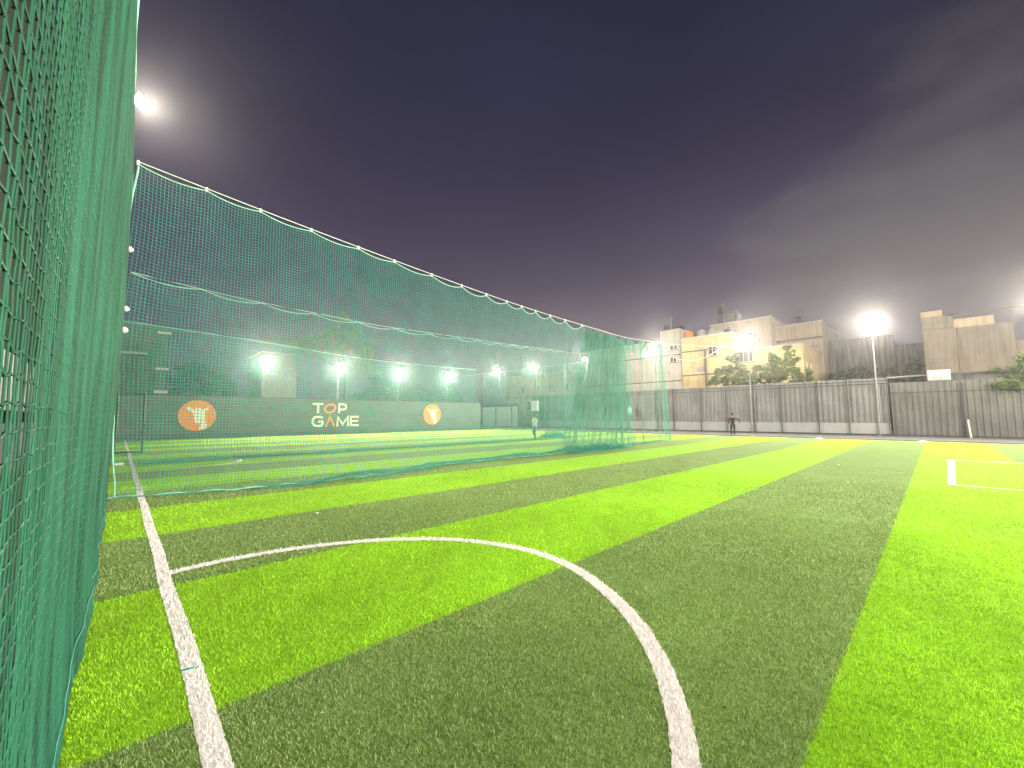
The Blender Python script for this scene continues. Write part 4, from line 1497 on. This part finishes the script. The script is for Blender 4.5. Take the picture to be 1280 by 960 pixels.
MB().tube([(67, 12.5, 13.95), (67, 12.5, 14.9)], .04, 6).build('mast', M['steel'], dish)
MB().lathe((66.9, 12.5, 14.9), [(.02, .0), (.3, .06), (.5, .18), (.52, .2), (.3, .1), (.02, .05)], 14).build('bowl', M['tank_black'], dish)
cage = thing('roof_shelter', 'small dark roof shelter next to the short antenna', 'shelter', (66, 20.2, 15.1))
MB().box((65.2, 19.5, 15.1), (67, 20.7, 16.7)).build('wall', M['bld_dark'], cage)
MB().box((65.0, 19.4, 16.703), (67.2, 20.8, 16.8)).build('roof', M['trim'], cage)


# ------------------------------------------------------------------ trees and shrubs
def crown_mesh(clumps, leaves, size, seed):
    r = np.random.default_rng(seed)
    P = []
    for (c, rad, k) in clumps:
        n = int(leaves * k)
        d = r.normal(size=(n, 3))
        d /= np.linalg.norm(d, axis=1, keepdims=True)
        rr = r.uniform(.25, 1, n) ** .5
        # sub-clumps give gaps and an uneven outline
        sub = r.normal(size=(14, 3))
        sub /= np.linalg.norm(sub, axis=1, keepdims=True)
        pick = r.integers(0, 14, n)
        sr_ = r.uniform(.16, .42, 14)
        q = sub[pick] * (.45 + .45 * r.uniform(0, 1, 14)[pick])[:, None] + d * (rr * sr_[pick])[:, None]
        P.append(np.array(c) + q * np.array(rad))
    P = np.concatenate(P)
    n = len(P)
    a = r.normal(size=(n, 3))
    a /= np.linalg.norm(a, axis=1, keepdims=True)
    b = np.cross(a, r.normal(size=(n, 3)))
    b /= np.linalg.norm(b, axis=1, keepdims=True)
    s_ = size * r.uniform(.6, 1.3, (n, 1))
    V = np.stack([P - a * s_, P + b * s_ * .45, P + a * s_, P - b * s_ * .45], 1).reshape(-1, 3)
    return V, np.arange(n * 4).reshape(n, 4)


def tree(name, label, base, height, clumps, leaves, size, material, seed, trunk_r=.2, cat='tree'):
    t = thing(name, label, cat, base)
    r = random.Random(seed)
    mb = MB()
    x, y, z = base
    zt = min(c[0][2] for c in clumps)
    mb.tube([(x, y, z), (x + .1, y + .05, z + (zt - z) * .5), (x + .05, y, zt + .3)], [trunk_r, trunk_r * .8, trunk_r * .55], 9)
    for c, rad, k in clumps:
        mid_ = ((x + c[0]) / 2 + r.uniform(-.3, .3), (y + c[1]) / 2 + r.uniform(-.3, .3), (zt + c[2]) / 2)
        mb.tube([(x + .05, y, zt - .3), mid_, c], [trunk_r * .5, trunk_r * .32, trunk_r * .1], 6)
        for _ in range(3):
            e = (c[0] + r.uniform(-.7, .7) * rad[0], c[1] + r.uniform(-.7, .7) * rad[1], c[2] + r.uniform(-.2, .7) * rad[2])
            mb.tube([c, e], [trunk_r * .12, .012], 5)
    mb.build('trunk', M['bark'], t, smooth=True)
    V, Q = crown_mesh(clumps, leaves, size, seed)
    raw_mesh('crown', V, Q, material, t)
    return t


tree('broadleaf_tree', 'large pale green tree behind the wall lettering, lit by a floodlight', (18.6, 47, 0), 13,
     [((18.3, 47, 11.2), (2.0, 2., 2.2), 1), ((16.4, 47, 9.6), (2.4, 2., 1.6), 1), ((20.6, 47, 9.2), (1.8, 1.8, 2.2), 1), ((14.0, 47, 9.4), (2.3, 1.8, 1.0), .8),
      ((18.4, 46.6, 8.2), (2.4, 1.8, 1.8), 1), ((12.2, 47, 9.3), (2.2, 1.5, 1.0), .7), ((21.3, 46.8, 7.3), (1.3, 1.4, 1.5), .6)], 3600, .14, M['leaf'], 3, .24)
for i, (x, y, hgt, lab) in enumerate(((5.5, 52, 7.5, 'dark tree between the grey and tan houses behind the wall'), (24.5, 49, 7.0, 'dark leafy tree beyond the smaller emblem'),
                                      (30.0, 51, 6.2, 'dark bushy tree behind the end of the lettered wall'), (37.5, 55, 7.2, 'dark tree behind the far corner fence'))):
    tree('shade_tree', lab, (x, y, 0), hgt, [((x, y, hgt * .78), (2.6, 2, hgt * .22), 1), ((x - 1.8, y, hgt * .6), (2.0, 1.8, 1.5), .8), ((x + 1.9, y, hgt * .62), (2.0, 1.8, 1.5), .8)],
         1300, .17, M['leaf_dark'], 20 + i, .2)
tree('shrub_tree', 'leafy shrub showing above the fence before the cream building, spiky sparse end', (47, 14.8, 0), 8,
     [((47, 15.6, 6.2), (.8, 1.1, .9), .7), ((47, 14.2, 6.4), (.8, 1.3, 1.0), .8), ((47, 14.5, 7.7), (.6, .9, .55), .4), ((47, 16.2, 5.3), (.9, 1.2, .8), .9), ((47, 14.6, 5.2), (.9, 1.3, .8), .9), ((47, 13.3, 5.3), (.9, 1.0, .7), .8)], 1500, .115, M['leaf'], 41, .09, 'shrub')
tree('shrub_tree', 'bushier leafy shrub showing above the fence by the corner of the cream building', (47, 10.6, 0), 8,
     [((47, 11.8, 6.0), (.9, 1.5, .9), .8), ((47, 10.0, 6.3), (.9, 1.5, 1.1), 1), ((47, 9.4, 7.3), (.7, .8, .8), .5), ((47, 10.9, 7.2), (.5, .6, .7), .35), ((47, 9.7, 8.2), (.35, .45, .35), .15), ((47, 12.2, 5.2), (.9, 1.1, .8), .9), ((47, 10.9, 5.3), (.9, 1.2, .8), 1), ((47, 9.3, 5.3), (.9, 1.2, .9), 1), ((47, 8.3, 5.4), (.8, .7, .7), .6)],
     1500, .115, M['leaf'], 43, .09, 'shrub')
tree('dark_tree', 'dark tree in the gap before the brown building', (62, 1.6, 0), 9,
     [((62, 5.4, 6.2), (1.5, 1.8, 1.3), .9), ((62, 7.6, 5.8), (1.5, 1.5, 1.1), .8), ((62, 2.2, 5.6), (1.6, 1.6, 1.7), 1), ((62, 1.2, 6.6), (1.5, 1.0, 1.5), .8), ((62, 3.6, 5.2), (1.5, 1.5, 1.2), .8)], 1000, .2, M['leaf_dark'], 47, .15)
tree('roadside_tree', 'green branches hanging over the weathered fence beside the brown building', (45.4, -5.0, 0), 6,
     [((43.2, -3.7, 4.5), (.8, 1.0, .55), .9), ((42.9, -4.2, 3.6), (.5, 1.3, .55), 1), ((44.4, -4.9, 5.1), (1.3, 1.3, .9), 1.1), ((43.0, -5.6, 4.0), (.9, 1.4, .8), 1), ((42.8, -3.3, 3.55), (.35, .6, .3), .4)], 1500, .10, M['leaf'], 51, .12)
# the tree's red-tipped mast behind the crown
ms = MB().tube([(18.3, 48.6, 0), (18.3, 48.6, 13.9)], [.12, .05], 6).build('radio_mast', M['galv'])
tag(ms, 'thin mast tip rising behind the lit tree crown', 'mast')

# ------------------------------------------------------------------ small things on the turf
bt = thing('water_bottle', 'small white bottle lying on the turf at the foot of the side net', 'bottle', (.12, 19.2, .04))
MB().tube([(.0, 19.2, .045), (.2, 19.25, .045)], .042, 10).build('body', M['paper'], bt)
MB().tube([(.201, 19.25, .045), (.25, 19.26, .045)], .02, 8).build('cap', M['orange'], bt)
for i, (x, y, lab) in enumerate(((34.4, 5.6, 'white flat disc marker on the far line before the dark person'), (34.4, .6, 'white flat disc marker on the far line at the lime band edge'))):
    tag(MB().lathe((x, y, .0), [(.22, .004), (.2, .03), (.12, .06), (.05, .06)], 14).build('disc_marker', M['paper']), lab, 'marker', 'disc markers on the far line')
tg = MB().tube([(.36, 3.36, .03), (.40, 3.34, .035), (.45, 3.33, .03)], [.004, .007, .003], 5).build('twig', M['net'])
tag(tg, 'short dark green thread lying across the white touch line', 'thread')
for i, (x, y, lab) in enumerate(((2.4, 7.1, 'tiny pale scrap on the olive band'), (16.5, 2.2, 'tiny pale scrap far out on the wide olive band'), (14.4, -2.2, 'tiny pale scrap on the lime band by the rectangular marking'))):
    tag(MB().add([(x, y, .035), (x + .05, y + .01, .04), (x + .045, y + .05, .05), (x + .005, y + .04, .036), (x, y, .032), (x + .05, y + .01, .036), (x + .045, y + .05, .046), (x + .005, y + .04, .032)],
                 [(0, 1, 2, 3), (7, 6, 5, 4), (0, 4, 5, 1), (1, 5, 6, 2), (2, 6, 7, 3), (3, 7, 4, 0)]).build('paper_scrap', M['paper']), lab, 'litter', 'paper scraps')

# ------------------------------------------------------------------ humid air haze, added mostly to stand in for lens bloom
hz = MB().box((-40, -40, -1.1), (110, 90, 26)).build('haze', M['paper'])
hz.data.materials.clear()
hm = bpy.data.materials.new('bloom_haze')
hm.use_nodes = True
t = hm.node_tree
t.nodes.clear()
out = N(t, 'ShaderNodeOutputMaterial')
pvn = N(t, 'ShaderNodeVolumePrincipled')
pvn.inputs['Color'].default_value = (.9, .9, .9, 1)
pvn.inputs['Density'].default_value = HAZE
pvn.inputs['Anisotropy'].default_value = .84
L(t, pvn.outputs[0], out.inputs['Volume'])
hz.data.materials.append(hm)
tag(hz, 'thin haze over the whole ground, added for the bloom around the lamps', 'haze', kind='stuff')
